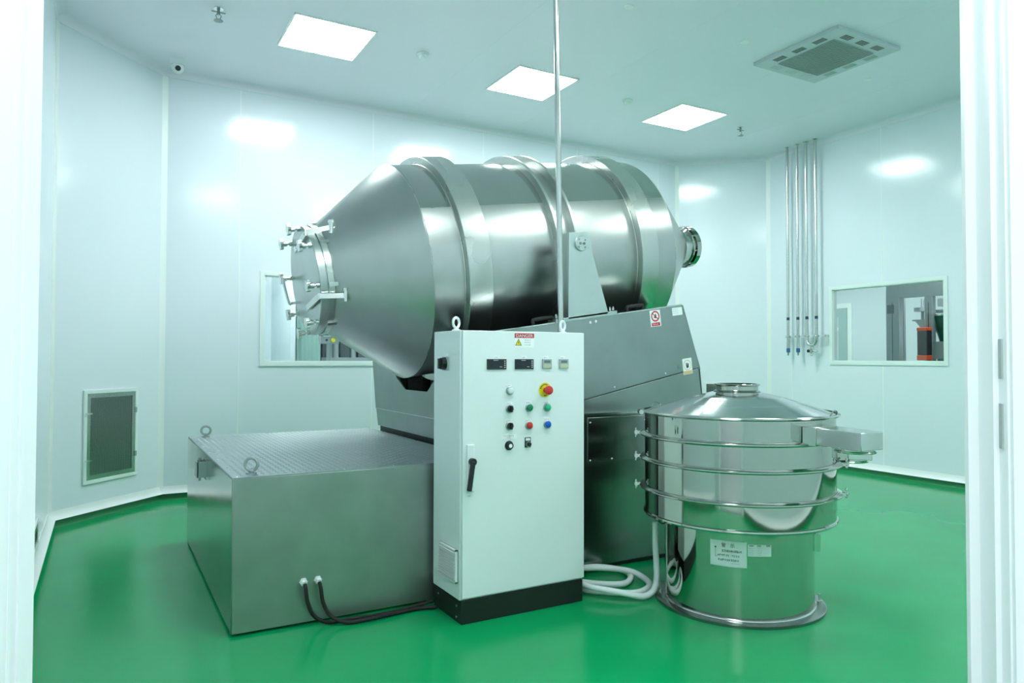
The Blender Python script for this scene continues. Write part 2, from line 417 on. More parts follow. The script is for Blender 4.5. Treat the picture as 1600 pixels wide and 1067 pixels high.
def ceiling_vent():
    x0, x1, y0, y1 = 5.03, 5.85, 3.632, 4.486
    t = thing('ceiling_vent', ((x0+x1)/2, (y0+y1)/2, HC), 'square slotted ceiling air cassette with perforated grille at upper right', 'air vent')
    z = HC-.03
    mb = MB(); mb.prism([V(x0, y0, z), V(x1, y0, z), V(x1, y1, z), V(x0, y1, z)], (0, 0, .03)); link('panel', mb, plain('vent_panel', (.56, .62, .66), .4), t, bevel=.004)
    mb = MB(); gx0, gx1, gy0, gy1 = x0+.15, x1-.15, y0+.15, y1-.15
    for i in range(24):
        a = gx0+(gx1-gx0)*i/23; mb.box((a-.003, gy0, z-.008), (a+.003, gy1, z-.002))
    for i in range(24):
        a = gy0+(gy1-gy0)*i/23; mb.box((gx0, a-.003, z-.009), (gx1, a+.003, z-.003))
    g = link('perforated_grille', mb, M_GREYP, t)
    mb = MB(); mb.box((gx0, gy0, z-.002), (gx1, gy1, z)); link('grille_backing', mb, M_MESH, t)
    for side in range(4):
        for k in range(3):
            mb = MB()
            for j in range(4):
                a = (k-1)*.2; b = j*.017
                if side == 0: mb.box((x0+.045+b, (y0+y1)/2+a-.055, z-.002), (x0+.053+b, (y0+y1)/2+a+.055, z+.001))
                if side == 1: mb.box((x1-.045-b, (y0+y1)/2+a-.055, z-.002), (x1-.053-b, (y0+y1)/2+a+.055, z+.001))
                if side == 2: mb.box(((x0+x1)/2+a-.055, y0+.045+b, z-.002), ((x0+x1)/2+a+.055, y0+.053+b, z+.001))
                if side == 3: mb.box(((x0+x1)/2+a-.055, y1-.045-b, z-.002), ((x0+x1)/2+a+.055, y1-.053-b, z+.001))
            link('slot_group', mb, M_BPLAS if side in (0, 2) else (plain('lit_louvre_green', (.30, .45, .40), .5) if side == 1 else plain('lit_louvre_pale', (.55, .62, .62), .5)), t)  # two sides take paler colours: light on the louvres put into the slots
ceiling_vent()

def sprinkler(x, y, label):
    t = thing('sprinkler', (x, y, HC), label, 'sprinkler')
    mb = MB(); mb.cyl((x, y, HC), (x, y, HC-.006), .035); link('rosette', mb, M_BRIGHT, t)
    mb = MB(); mb.cyl((x, y, HC-.004), (x, y, HC-.05), .011)
    for s in (-1, 1): mb.tube([(x+s*.010, y, HC-.045), (x+s*.02, y, HC-.06), (x+s*.008, y, HC-.088)], .0035, 6)
    mb.cyl((x, y, HC-.084), (x, y, HC-.094), .008); link('sprinkler_body', mb, M_BASE, t)
    mb = MB(); mb.cyl((x, y, HC-.094), (x, y, HC-.097), .034); link('deflector', mb, M_BASE, t)
    mb = MB(); mb.box((x-.05, y-.006, HC-.034), (x+.05, y+.006, HC-.028)); link('cross_bar', mb, M_BASE, t)
    return t
sprinkler(.729, 5.80, 'small metal sprinkler head hanging from ceiling at far left')
sprinkler(6.318, 5.83, 'small metal sprinkler head hanging from ceiling near the wall pipes')
def detector(x, y, label):
    t = thing('smoke_detector', (x, y, HC), label, 'smoke detector')
    mb = MB(); mb.lathe([(0, 0), (0, .052), (.012, .052), (.018, .046), (.018, 0)], (x, y, HC), (0, 0, -1)); link('base', mb, M_FRAMEW, t)
    mb = MB(); mb.lathe([(.018, 0), (.018, .04), (.038, .036), (.046, .026), (.046, 0)], (x, y, HC), (0, 0, -1)); link('sensor_cap', mb, M_FRAMEW, t)
detector(2.39, 5.785, 'round white ceiling detector between the left and middle light panels')
detector(4.655, 5.794, 'round white ceiling detector between the middle and right light panels')
for (x, y, lb) in ((4.626, 4.222, 'small flat white ceiling cap left of the air cassette'),
                   (6.269, 4.217, 'small flat white ceiling cap right of the air cassette'),
                   (3.409, 4.226, 'small flat white ceiling cap at the top edge of the photo right of the conduit')):
    mb = MB(); mb.lathe([(0, 0), (0, .035), (.008, .033), (.010, 0)], (x, y, HC), (0, 0, -1)); tag(link('blanking_disc', mb, M_TRIM), lb, 'blanking disc')
def dome_camera():
    x, y = .545, 6.99; t = thing('security_camera', (x, y, HC), 'white turret security camera under the ceiling in the back left corner', 'security camera')
    mb = MB(); mb.lathe([(0, 0), (0, .064), (.03, .064), (.05, .055), (.05, 0)], (x, y, HC), (0, 0, -1), 32); link('mount_base', mb, M_WHITE, t)
    d = V(-x*.15, -y, -3.2).normalized()
    mb = MB(); mb.sphere((x, y, HC-.072), .052, 24); link('turret', mb, M_WHITE, t)
    mb = MB(); c0 = V(x, y, HC-.072)+d*.036; M = basis(c0, d.cross(V(0, 0, 1)), V(0, 0, 1))
    mb.lathe([(0, 0), (0, .024), (.016, .023), (.020, .016), (.020, 0)], c0, d, 20)
    link('lens_window', mb, M_BPLAS, t)
dome_camera()

# ------------------------------------------------------------------ return air grilles and wall items
def return_grille(name, M, w_, h_, label, mesh=M_MESH, latches=True, wide=.03):
    """M: local x along wall, y up, z out of wall, origin at lower left"""
    t = thing(name, M @ V(w_/2, 0, 0), label, 'air grille')
    mb = MB()
    for a, b in (((0, 0), (w_, wide)), ((0, h_-wide), (w_, h_)), ((0, wide), (wide, h_-wide)), ((w_-wide, wide), (w_, h_-wide))):
        mb.box((a[0], a[1], 0), (b[0], b[1], .014), M)
    link('outer_frame', mb, M_FRAMEW, t, bevel=.002)
    i = wide; j = wide+.035
    mb = MB()
    for a, b in (((i, i), (w_-i, j)), ((i, h_-j), (w_-i, h_-i)), ((i, j), (j, h_-j)), ((w_-j, j), (w_-i, h_-j))):
        mb.box((a[0], a[1], .001), (b[0], b[1], .010), M)
    link('door_frame', mb, steel('grille_steel', (.42, .46, .43), .12, .2), t)
    mb = MB(); mb.box((j, j, .001), (w_-j, h_-j, .003), M); link('filter_backing', mb, plain('filter_backing', (.24, .28, .26), .5, metal=.4), t)
    mb = MB(); n = int((w_-2*j)/.011)
    for k in range(n+1):
        x = j+(w_-2*j)*k/n; mb.box((x-.0018, j, .003), (x+.0018, h_-j, .005), M)
    n = int((h_-2*j)/.011)
    for k in range(n+1):
        y = j+(h_-2*j)*k/n; mb.box((j, y-.0018, .0045), (w_-j, y+.0018, .0062), M)
    link('wire_mesh', mb, M_BASE, t)
    if latches:
        for y in (h_*.25, h_*.75):
            mb = MB(); mb.cyl(M @ V(.018, y, .012), M @ V(.018, y, .035), .008, n=10); mb.box((.008, y-.006, .03), (.058, y+.006, .037), M); link('turn_latch', mb, M_BRIGHT, t)
            mb = MB(); mb.box((w_-.036, y-.02, .010), (w_-.018, y+.02, .018), M); mb.cyl(M @ V(w_-.03, y-.022, .018), M @ V(w_-.03, y+.022, .018), .006, n=8); link('hinge', mb, M_BRIGHT, t)
return_grille('return_grille', basis((-.133+.001, 6.5+(.212)*.803/.81-.001, .275), (.81, .803, 0), (0, 0, 1)), .562, .757,
              'framed dark mesh return air grille low on the left corner wall')
return_grille('return_grille', basis((6.945, 7.058, .245), (1, -1, 0), (0, 0, 1)), .48, .745,
              'return air grille on the far wall, mostly hidden behind the sieve lid')
return_grille('return_grille', basis((UL, 4.25, .135), (0, 1, 0), (0, 0, 1)), 1.10, .17,
              'low wide return grille above the skirting of the left wall at the photo edge', latches=False, wide=.02)

def wall_pipes():
    ux = UR-.10
    vs = (6.098, 5.953, 5.823, 5.69); labs = ('first from the left, ending in a blue valve', 'second from the left, ending in a blue valve',)
    def collar(mb, v): mb.lathe([(0, .017), (0, .034), (.006, .034), (.012, .02), (.012, .017)], (ux, v, HC), (0, 0, -1), 20)
    for v, lb in zip(vs[:2], labs):
        t = thing('wall_pipe', (ux, v, 1.33), 'vertical steel pipe on right wall, '+lb, 'pipe', 'steel drop pipes on the right wall')
        mb = MB(); mb.cyl((ux, v, HC), (ux, v, 1.42), .018, n=16); link('pipe', mb, M_PIPE, t)
        mb = MB(); collar(mb, v); link('ceiling_collar', mb, M_BRIGHT, t)
        mb = MB(); mb.cyl((ux, v, 1.425), (ux, v, 1.375), .023, n=12); mb.cyl((ux, v, 1.40), (ux-.05, v-.03, 1.40), .014, .008, n=10); link('valve', mb, plain('blue_valve', (.02, .16, .38), .4), t)
        mb = MB(); mb.cyl((ux, v, 1.376), (ux, v, 1.335), .015, .009, n=12); link('nozzle', mb, M_BRIGHT, t)
        mb = MB(); mb.lathe([(0, .0185), (.035, .0185)], (ux, v, 1.775), (0, 0, 1), 16); link('blue_marker', mb, plain('blue_marker', (.02, .05, .12), .5), t)
    t = thing('wall_pipe_loop', (ux, (vs[2]+vs[3])/2, 1.3), 'pair of vertical steel pipes joined by a U bend with a clamp valve', 'pipe')
    v0, v1 = vs[2], vs[3]; R_ = (v0-v1)/2; vc = (v0+v1)/2
    pts = [(ux, v0, HC), (ux, v0, 2.5)]+[(ux, vc+R_*math.cos(a), 1.528-R_*math.sin(a)) for a in [PI*k/14 for k in range(15)]]+[(ux, v1, 2.5), (ux, v1, HC)]
    mb = MB(); mb.tube(pts, .019, 14); link('looped_pipe', mb, M_PIPE, t)
    for v in (v0, v1):
        mb = MB(); collar(mb, v); link('ceiling_collar', mb, M_BRIGHT, t)
    mb = MB(); z = 1.39
    mb.cyl((ux, vc, 1.45), (ux, vc, 1.33), .012, n=12)
    for dz in (.035, -.035): mb.cyl((ux, vc, z+dz+.004), (ux, vc, z+dz-.004), .03, n=18)
    mb.cyl((ux-.01, vc, z), (ux-.06, vc, z), .026, n=16); mb.cyl((ux, vc, z), (ux, vc-.07, z), .014, n=10); mb.box((ux-.01, vc-.085, z-.012), (ux+.01, vc-.03, z+.004))
    link('sample_valve', mb, M_BRIGHT, t)
    mb = MB(); mb.cyl((ux-.06, vc, z), (ux-.068, vc, z), .018, n=16); link('valve_knob', mb, M_BPLAS, t)
    for v in (v0, v1):
        mb = MB(); mb.lathe([(0, .0195), (.035, .0195)], (ux, v, 1.775), (0, 0, 1), 16); link('blue_marker', mb, MATS['blue_marker'], t)
    mb = MB(); mb.box((ux+.018, 5.59, 1.557), (UR, 5.61, 1.585)); mb.box((ux+.018, 6.13, 1.557), (UR, 6.15, 1.585))
    mb.bar((ux+.024, 5.58, 1.571), (ux+.024, 6.155, 1.571), .022, .02)
    for v in vs: mb.torus((ux, v, 1.571), (0, 0, 1), .0215, .0045, 20, 6)
    for v in (5.62, 5.757, 5.89, 6.03): mb.box((ux-.002, v-.03, 1.561), (ux+.014, v+.03, 1.581))
    tag(link('pipe_bracket', mb, M_BRIGHT), 'horizontal steel support rail clamping the four wall pipes', 'bracket')
wall_pipes()

# ------------------------------------------------------------------ drum mixer
TILT = math.radians(8.31)
AX = V(math.cos(TILT), 0, math.sin(TILT)); DC = V(3, 4.558, 2.055)
E1v = V(0, 1, 0); E2v = AX.cross(E1v)
def on_drum(s, r, a): return DC+AX*s+(E1v*math.cos(a)+E2v*math.sin(a))*r
ALINE = 152.5
def mixer():
    t = thing('drum_mixer', (2.75, 4.55, 0), 'large brushed steel two-motion drum mixer tilted on its tall steel base', 'mixer')
    R_, RR = .70, .754
    mb = MB(); mb.lathe([(-1.85, .30), (-1.85, .325), (-1.36, R_), (-1.352, R_+.0015), (.524, R_+.0015), (.532, R_), (1.16, .155), (1.16, .12)], DC, AX, 128)
    drum = link('drum_shell', mb, M_DRUM, t, angle=12)
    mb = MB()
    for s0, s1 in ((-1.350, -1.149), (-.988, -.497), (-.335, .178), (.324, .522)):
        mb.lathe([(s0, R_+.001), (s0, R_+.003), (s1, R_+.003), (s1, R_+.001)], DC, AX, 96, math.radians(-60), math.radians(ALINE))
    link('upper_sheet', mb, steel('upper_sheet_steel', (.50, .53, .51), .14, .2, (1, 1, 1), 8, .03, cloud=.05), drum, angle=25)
    def band(s0, s1, r, n_):
        mb = MB(); mb.lathe([(s0, R_-.003), (s0, r-.003), (s0+.003, r), (s1-.003, r), (s1, r-.003), (s1, R_-.003)], DC, AX, 128); link(n_, mb, M_BAND, drum, angle=25)
    band(-1.149, -.988, RR, 'riding_ring'); band(.178, .324, RR, 'riding_ring')
    band(-.497, -.474, RR, 'thrust_ring'); band(-.358, -.335, RR, 'thrust_ring')
    mb = MB()                                   # weld seams
    for s in (-1.356, .528): mb.torus(DC+AX*s, AX, R_+.001, .003, 128, 6)
    for s0, s1 in ((-1.352, -1.15), (-.987, -.498), (-.334, .177), (.325, .524)):
        a = math.radians(ALINE); mb.bar(on_drum(s0, R_+.001, a), on_drum(s1, R_+.001, a), .006, .003, up=(on_drum(0, 1, a)-on_drum(0, 0, a)))
    for s in (-1.152, -.985, .175, .327): mb.torus(DC+AX*s, AX, R_+.002, .004, 128, 6)
    link('weld_seam', mb, M_BAND, drum)
    # charging hatch at the left end
    mb = MB(); mb.lathe([(-1.875, .30), (-1.875, .344), (-1.84, .344), (-1.835, .335), (-1.835, .31)], DC, AX, 96); link('neck_flange', mb, M_BAND, drum)
    mb = MB(); mb.lathe([(-1.925, 0), (-1.925, .334), (-1.920, .340), (-1.885, .340), (-1.885, 0)], DC, AX, 96)
    mb.lathe([(-1.885, .333), (-1.875, .333)], DC, AX, 96)
    hatch = link('hatch_cover', mb, steel('hatch_steel', (.55, .60, .59), .28, .38), t)
    for k in range(8):
        a = math.radians(9+45*k)
        mb = MB(); rr = .325
        mb.cyl(on_drum(-1.83, rr, a), on_drum(-2.0, rr, a), .008, n=10)
        mb.cyl(on_drum(-1.925, rr, a), on_drum(-1.945, rr, a), .016, n=12)
        c0 = on_drum(-1.985, rr, a)
        prof = []
        x, y, d = frame_from(AX); pts = []
        for j in range(40):
            th = 2*PI*j/40; r_ = .034+.005*math.cos(6*th); pts.append(c0+(x*math.cos(th)+y*math.sin(th))*r_)
        mb.prism(pts, -AX*.018)
        mb.cyl(on_drum(-1.96, rr, a), on_drum(-1.987, rr, a), .017, n=14)
        mb.box(V(-.012, -.010, -.01), V(.012, .010, .045), basis(on_drum(-1.865, rr+.02, a), E1v*math.sin(a)-E2v*math.cos(a), on_drum(0, 1, a)-on_drum(0, 0, a)))
        link('clamp_knob', mb, M_BRIGHT, hatch)
    # two hinge arms on the near and upper side, and the U handle
    def arm(pa, pb, pc):
        mb = MB(); mb.bar(pa, pb, .035, .010, up=AX); mb.bar(pb, pc, .03, .012, up=(pb-pa)); mb.cyl(pc-V(0, 0, .035), pc+V(0, 0, .035), .013, n=12)
        mb.cyl(pc+V(0, 0, .03), pc+V(0, 0, .045), .018, n=6)
        link('hinge_arm', mb, M_BRIGHT, hatch)
    arm(on_drum(-1.94, .17, math.radians(-97)), on_drum(-1.94, .362, math.radians(-161)), on_drum(-1.79, .385, math.radians(-160)))
    arm(on_drum(-1.94, .22, math.radians(69)), on_drum(-1.94, .365, math.radians(132)), on_drum(-1.79, .385, math.radians(131)))
    mb = MB(); h0, h1 = on_drum(-1.925, .25, math.radians(10)), on_drum(-1.925, .215, math.radians(-34))
    mb.tube(spline([h0, h0-AX*.055, h0-AX*.075+(h1-h0)*.06, h1-AX*.075+(h0-h1)*.06, h1-AX*.055, h1], 5), .009, 10); link('pull_handle', mb, M_BRIGHT, hatch)
    # discharge nozzle at the right end
    mb = MB(); mb.lathe([(1.14, .12), (1.14, .165), (1.20, .150), (1.235, .150), (1.235, .160), (1.25, .160), (1.25, .150), (1.262, .150), (1.262, .174), (1.307, .174), (1.307, .13), (1.2, .12)], DC, AX, 72)
    nz = link('discharge_nozzle', mb, M_POLISH, t)
    each('nozzle_bolt', [MB().cyl(on_drum(1.236, .158, PI/4*k+.3), on_drum(1.262, .158, PI/4*k+.3), .008, n=8) for k in range(8)], M_BRIGHT, nz)
    # swing frame: near and far side plates, end plates, lips
    FV0, FV1 = 3.62, 5.50
    def top(u): return 1.490+(u-2.23)*math.tan(TILT)
    def seam(u): return .897+(u-1.86)*.2035
    poly = [(1.885, seam(1.885)+.006), (3.518, seam(3.518)+.006), (3.362, top(3.362)), (1.845, top(1.845))]
    mb = MB(); mb.prism([V(u, FV0, z) for u, z in poly], (0, .012, 0)); fr = link('swing_frame', mb, M_SHEET, t)
    mb = MB(); mb.prism([V(u, FV1-.012, z) for u, z in poly], (0, .012, 0)); link('side_plate', mb, M_SHEET, fr)
    for v0, v1 in ((FV0-.002, FV0+.07), (FV1-.07, FV1+.002)):   # folded top lips
        mb = MB(); mb.prism([V(1.845, v0, top(1.845)), V(3.362, v0, top(3.362)), V(3.362, v0, top(3.362)+.006), V(1.845, v0, top(1.845)+.006)], (0, v1-v0, 0))
        link('top_lip', mb, M_BRIGHT, fr)
    def endplate(sgn):
        mb = MB()
        def U(z): return (1.885-(z-.90)*.075) if sgn < 0 else (3.518-(z-seam(3.518))*.365)
        zb = seam(1.885) if sgn < 0 else seam(3.518); zt = top(1.845) if sgn < 0 else top(3.362)
        zn = 1.073 if sgn < 0 else 1.38
        prof = [(FV0, zb), (FV1, zb), (FV1, zt), (5.22, zt), (4.99, zn+.08), (4.83, zn), (4.433, zn), (4.30, zn+.08), (4.05-.1, zt), (FV0, zt)]
        if sgn > 0: prof = [(FV0, zb), (FV1, zb), (FV1, zt), (5.25, zt), (5.0, zn), (4.1, zn), (3.9, zt), (FV0, zt)]
        mb.prism([V(U(z), v, z) for v, z in prof], (.01, 0, 0)); link('end_plate', mb, M_SHEET, fr)
    endplate(-1); endplate(1)
    # fixed skirt below the swing frame
    mb = MB(); g = .004
    pl = [(1.905, .765), (3.56, .965), (3.527, seam(3.527)-g), (1.889, seam(1.889)-g)]
    for v0, v1 in ((FV0+.003, FV0+.014), (FV1-.014, FV1-.003)): mb.prism([V(u, v0, z) for u, z in pl], (0, v1-v0, 0))
    for (a, b, zz0, zz1) in ((pl[0], pl[3], 0, 0), (pl[1], pl[2], 0, 0)):
        mb.prism([V(a[0], FV0+.003, a[1]), V(a[0], FV1-.003, a[1]), V(b[0], FV1-.003, b[1]), V(b[0], FV0+.003, b[1])], (.01 if a[0] < 2.5 else -.01, 0, 0))
    sk = link('skirt', mb, M_SHEET, t)
    mb = MB(); mb.prism([V(1.889, FV0+.0, seam(1.889)-g), V(3.527, FV0, seam(3.527)-g), V(3.527, FV0, seam(3.527)-g+.003), V(1.889, FV0, seam(1.889)-g+.003)], (0, .02, 0))
    mb.prism([V(1.887, FV0+.0, seam(1.889)-g), V(1.887, FV0, seam(1.889)-g+.003), V(1.887, FV1, seam(1.889)-g+.003), V(1.887, FV1, seam(1.889)-g)], (.02, 0, 0))
    link('skirt_edge', mb, M_BRIGHT, sk)
    # base housing
    mb = MB(); mb.box((2.06, 3.60, .03), (3.50, 5.50, .955)); bs = link('base_housing', mb, M_BASE, t, bevel=.004)
    mb = MB(); mb.box((2.05, 3.592, .951), (3.51, 3.625, .962)); link('base_edge', mb, M_BRIGHT, bs)
    mb = MB(); mb.box((2.09, 3.63, 0), (3.47, 5.47, .031)); link('plinth', mb, M_BLACK, bs)
    mb = MB(); mb.box((2.575, 3.594, .66), (3.46, 3.601, .935)); ap = link('access_panel', mb, M_BASE, bs, bevel=.0015)
    each('panel_screw', [MB().sphere((u, 3.593, z), .007, 10) for u, z in ((2.592, .905), (2.592, .675), (2.757, .675), (3.02, .905), (3.02, .675))], M_BRIGHT, bs)
    mb = MB(); mb.box((1.919, 3.65, .02), (2.058, 5.485, .762)); mb.box((2.045, 3.61, .762), (2.059, 5.49, .94)); link('gap_shade', mb, M_BLACK, bs)  # black blocks added as the shade in the gap under the skirt
    # interior cross members and rubber rollers that carry the rings
    mb = MB(); mb.box((2.15, 3.70, .956), (3.45, 5.42, 1.0)); link('cradle_bed', mb, M_BLACK, t)
    for s in (-1.07, .25):
        for sg in (-1, 1):
            a = math.radians(90) + sg*math.radians(33)
            c0 = DC+AX*s+(E1v*math.sin(sg*math.radians(33)) - E2v*0)*0
            rad = RR+.085
            down = -V(-math.sin(TILT), 0, math.cos(TILT))
            p = DC+AX*s+(down*math.cos(math.radians(36))+E1v*sg*math.sin(math.radians(36)))*rad
            mb = MB(); mb.lathe([(-.06, 0), (-.06, .083), (.06, .083), (.06, 0)], p, AX, 40); rl = link('support_roller', mb, M_RUBBER, t)
            mb = MB(); mb.cyl(p-AX*.11, p+AX*.11, .025, n=14); mb.box(p+V(-.10, -.05, -.20), p+V(-.08, .05, .02)); mb.box(p+V(.08, -.05, -.20), p+V(.10, .05, .02)); link('roller_bracket', mb, M_BLACK, rl)
    each('frame_beam', [MB().box((1.95, 3.66, 1.16), (3.30, 3.76, 1.22)), MB().box((1.95, 5.35, 1.16), (3.30, 5.45, 1.22))], M_BLACK, t)
    # thrust roller post between the two narrow rings
    pv = 3.612
    def P(u, z): return V(u, pv, z)
    out = [P(2.444, 1.533), P(2.747, 1.577), P(2.63, 1.93), P(2.604, 2.055), P(2.594, 2.072), P(2.575, 2.079), P(2.449, 2.062)]
    mb = MB(); mb.prism(out, (0, .014, 0)); mb.box((2.446, pv+.014, 1.535), (2.458, pv+.075, 2.058)); mb.prism([P(2.449, 2.052)+V(0, .014, 0), P(2.575, 2.069)+V(0, .014, 0), P(2.575, 2.079)+V(0, .014, 0), P(2.449, 2.062)+V(0, .014, 0)], (0, .06, 0))
    post = link('roller_post', mb, steel('post_steel', (.52, .60, .58), .33, .42), t, bevel=.0015)
    mb = MB(); mb.prism([P(2.355, 1.509), P(2.815, 1.576), P(2.815, 1.600), P(2.355, 1.531)], (0, .09, 0)); link('foot_plate', mb, MATS['post_steel'], post, bevel=.001)
    c0 = V(2.536, pv, 2.0)
    mb = MB(); mb.lathe([(0, 0), (0, .046), (.010, .046), (.013, .043), (.013, 0)], c0, (0, -1, 0), 40); cap = link('bearing_cap', mb, MATS['post_steel'], post)
    ms = [MB().cyl(c0+V(.032*math.cos(math.radians(a)), -.013, .032*math.sin(math.radians(a))), c0+V(.032*math.cos(math.radians(a)), -.016, .032*math.sin(math.radians(a))), .005, n=8) for a in (45, 135, 225, 315)]
    ms += [MB().cyl(c0+V(dx, -.013, 0), c0+V(dx, -.018, 0), .008, n=12) for dx in (-.012, .014)]
    each('cap_screw', ms, M_BASE, post)
    mb = MB(); mb.cyl(c0+V(0, .01, 0), c0+V(0, .17, .0), .03, n=20); link('roller_axle', mb, M_BLACK, post)
    for u in (2.372, 2.40, 2.775, 2.80):
        z = 1.533+(u-2.355)*.146+.003; mb = MB(); mb.cyl((u, pv+.025, z), (u, pv+.025, z+.014), .009, n=6); mb.cyl((u, pv+.025, z+.014), (u, pv+.025, z+.024), .005, n=8)
        link('foot_bolt', mb, M_BRIGHT, post)
    each('plug_screw', [MB().sphere((u, FV0, z), q, 10, (1, .4, 1)) for u, z, q in ((2.613, 1.519, .009), (2.655, 1.527, .009), (2.80, 1.118, .006), (3.22, 1.20, .006))], M_WHITE, fr)
    # black grab handles
    for u0, u1 in ((2.235, 2.375), (2.945, 3.075)):
        mb = MB(); v = FV0+.055; a = V(u0, v, top(u0)); b = V(u1, v, top(u1)); up = V(-math.sin(TILT), 0, math.cos(TILT))
        mb.tube(spline([a, a+up*.026, a+up*.036+AX*.014, b+up*.036-AX*.014, b+up*.026, b], 4), .011, 8)
        link('grab_handle', mb, M_RUBBER, fr)
    # stickers on the frame
    def sticker(u, z, w_, h_, fn, nm):
        M = basis((u, FV0-.0006, z), (1, 0, .13), (0, 0, 1))
        # local z points away from the plate towards the aisle
        mb = MB(); mb.box((0, -h_, -.0003), (w_, 0, .0003), M); s_ = link(nm, mb, M_LABEL, t); fn(M, w_, h_, s_)
    def prohib(M, w_, h_, s_):
        mb = MB(); c0 = M @ V(w_/2, -h_*.37, .0004); n_ = (M.to_3x3() @ V(0, 0, 1))
        mb.lathe([(0, w_*.30), (0, w_*.40), (.0004, w_*.40), (.0004, w_*.30)], c0, n_, 32, closed=True)
        mb.bar(M @ V(w_*.27, -h_*.2, .0006), M @ V(w_*.73, -h_*.55, .0006), w_*.07, .0004, up=n_)
        mb.box((w_*.1, -h_*.96, .0003), (w_*.9, -h_*.76, .0006), M); link('red_symbol', mb, M_SIGNRED, s_)
        mb = MB(); mb.sphere(M @ V(w_*.53, -h_*.27, .0005), w_*.055, 8, (1, .1, 1)); mb.bar(M @ V(w_*.56, -h_*.30, .0005), M @ V(w_*.44, -h_*.47, .0005), w_*.14, .0003, up=n_); mb.bar(M @ V(w_*.36, -h_*.42, .0005), M @ V(w_*.6, -h_*.47, .0005), w_*.06, .0003, up=n_)
        link('figure', mb, M_INK, s_)
        mb = MB(); glyph_row(mb, M @ Matrix.Translation((0, 0, .0006)), w_*.16, -h_*.86, 4, h_*.11, .2, 5); link('caption', mb, M_LABEL, s_)
    def hand(M, w_, h_, s_):
        n_ = (M.to_3x3() @ V(0, 0, 1))
        mb = MB(); c0 = M @ V(w_/2, -h_*.42, .0004); mb.lathe([(0, w_*.36), (0, w_*.42), (.0004, w_*.42), (.0004, w_*.36)], c0, n_, 32, closed=True)
        mb.box((w_*.04, -h_*.98, .0003), (w_*.96, -h_*.78, .0006), M); link('tan_band', mb, M_TAN, s_)
        mb = MB(); mb.bar(M @ V(w_*.38, -h_*.55, .0005), M @ V(w_*.62, -h_*.50, .0005), h_*.14, .0003, up=n_)
        for k in range(4): mb.bar(M @ V(w_*(.36+.08*k), -h_*.47, .0005), M @ V(w_*(.40+.085*k), -h_*(.27+.02*k), .0005), w_*.06, .0003, up=n_)
        link('hand_symbol', mb, M_INK, s_)
    def lines(M, w_, h_, s_):
        mb = MB()
        for k in range(3): glyph_row(mb, M @ Matrix.Translation((0, 0, .0003)), w_*.08, -h_*(.2+.25*k), 8, h_*.10, .25, 9+k)
        link('caption', mb, M_GREYP, s_)
    sticker(3.083, 1.607, .088, .107, prohib, 'no_climbing_sign')
    sticker(3.364, 1.294, .082, .107, hand, 'pinch_hazard_sign')
    def nothing(*a): lines(*a)
    M2 = basis((3.262, FV0-.0006, 1.638), (1, 0, .14), (0, 0, 1))
    sticker(3.275, 1.632, .088, .052, lines, 'rating_label')
    # hazard sticker on the left end plate
    M = basis((1.862, 5.46, 1.235), (0, -1, 0), (-.07, 0, 1)); mb = MB(); mb.box((0, -.098, -.0005), (.065, 0, .0008), M); s_ = link('pinch_hazard_sign', mb, M_LABEL, t)
    mb = MB(); mb.box((0, -.098, .0007), (.065, -.072, .0012), M); link('tan_band', mb, M_TAN, s_)
    mb = MB(); mb.bar(M @ V(.02, -.05, .001), M @ V(.042, -.022, .001), .02, .0004, up=M.to_3x3() @ V(0, 0, 1)); link('hand_symbol', mb, M_INK, s_)
mixer()

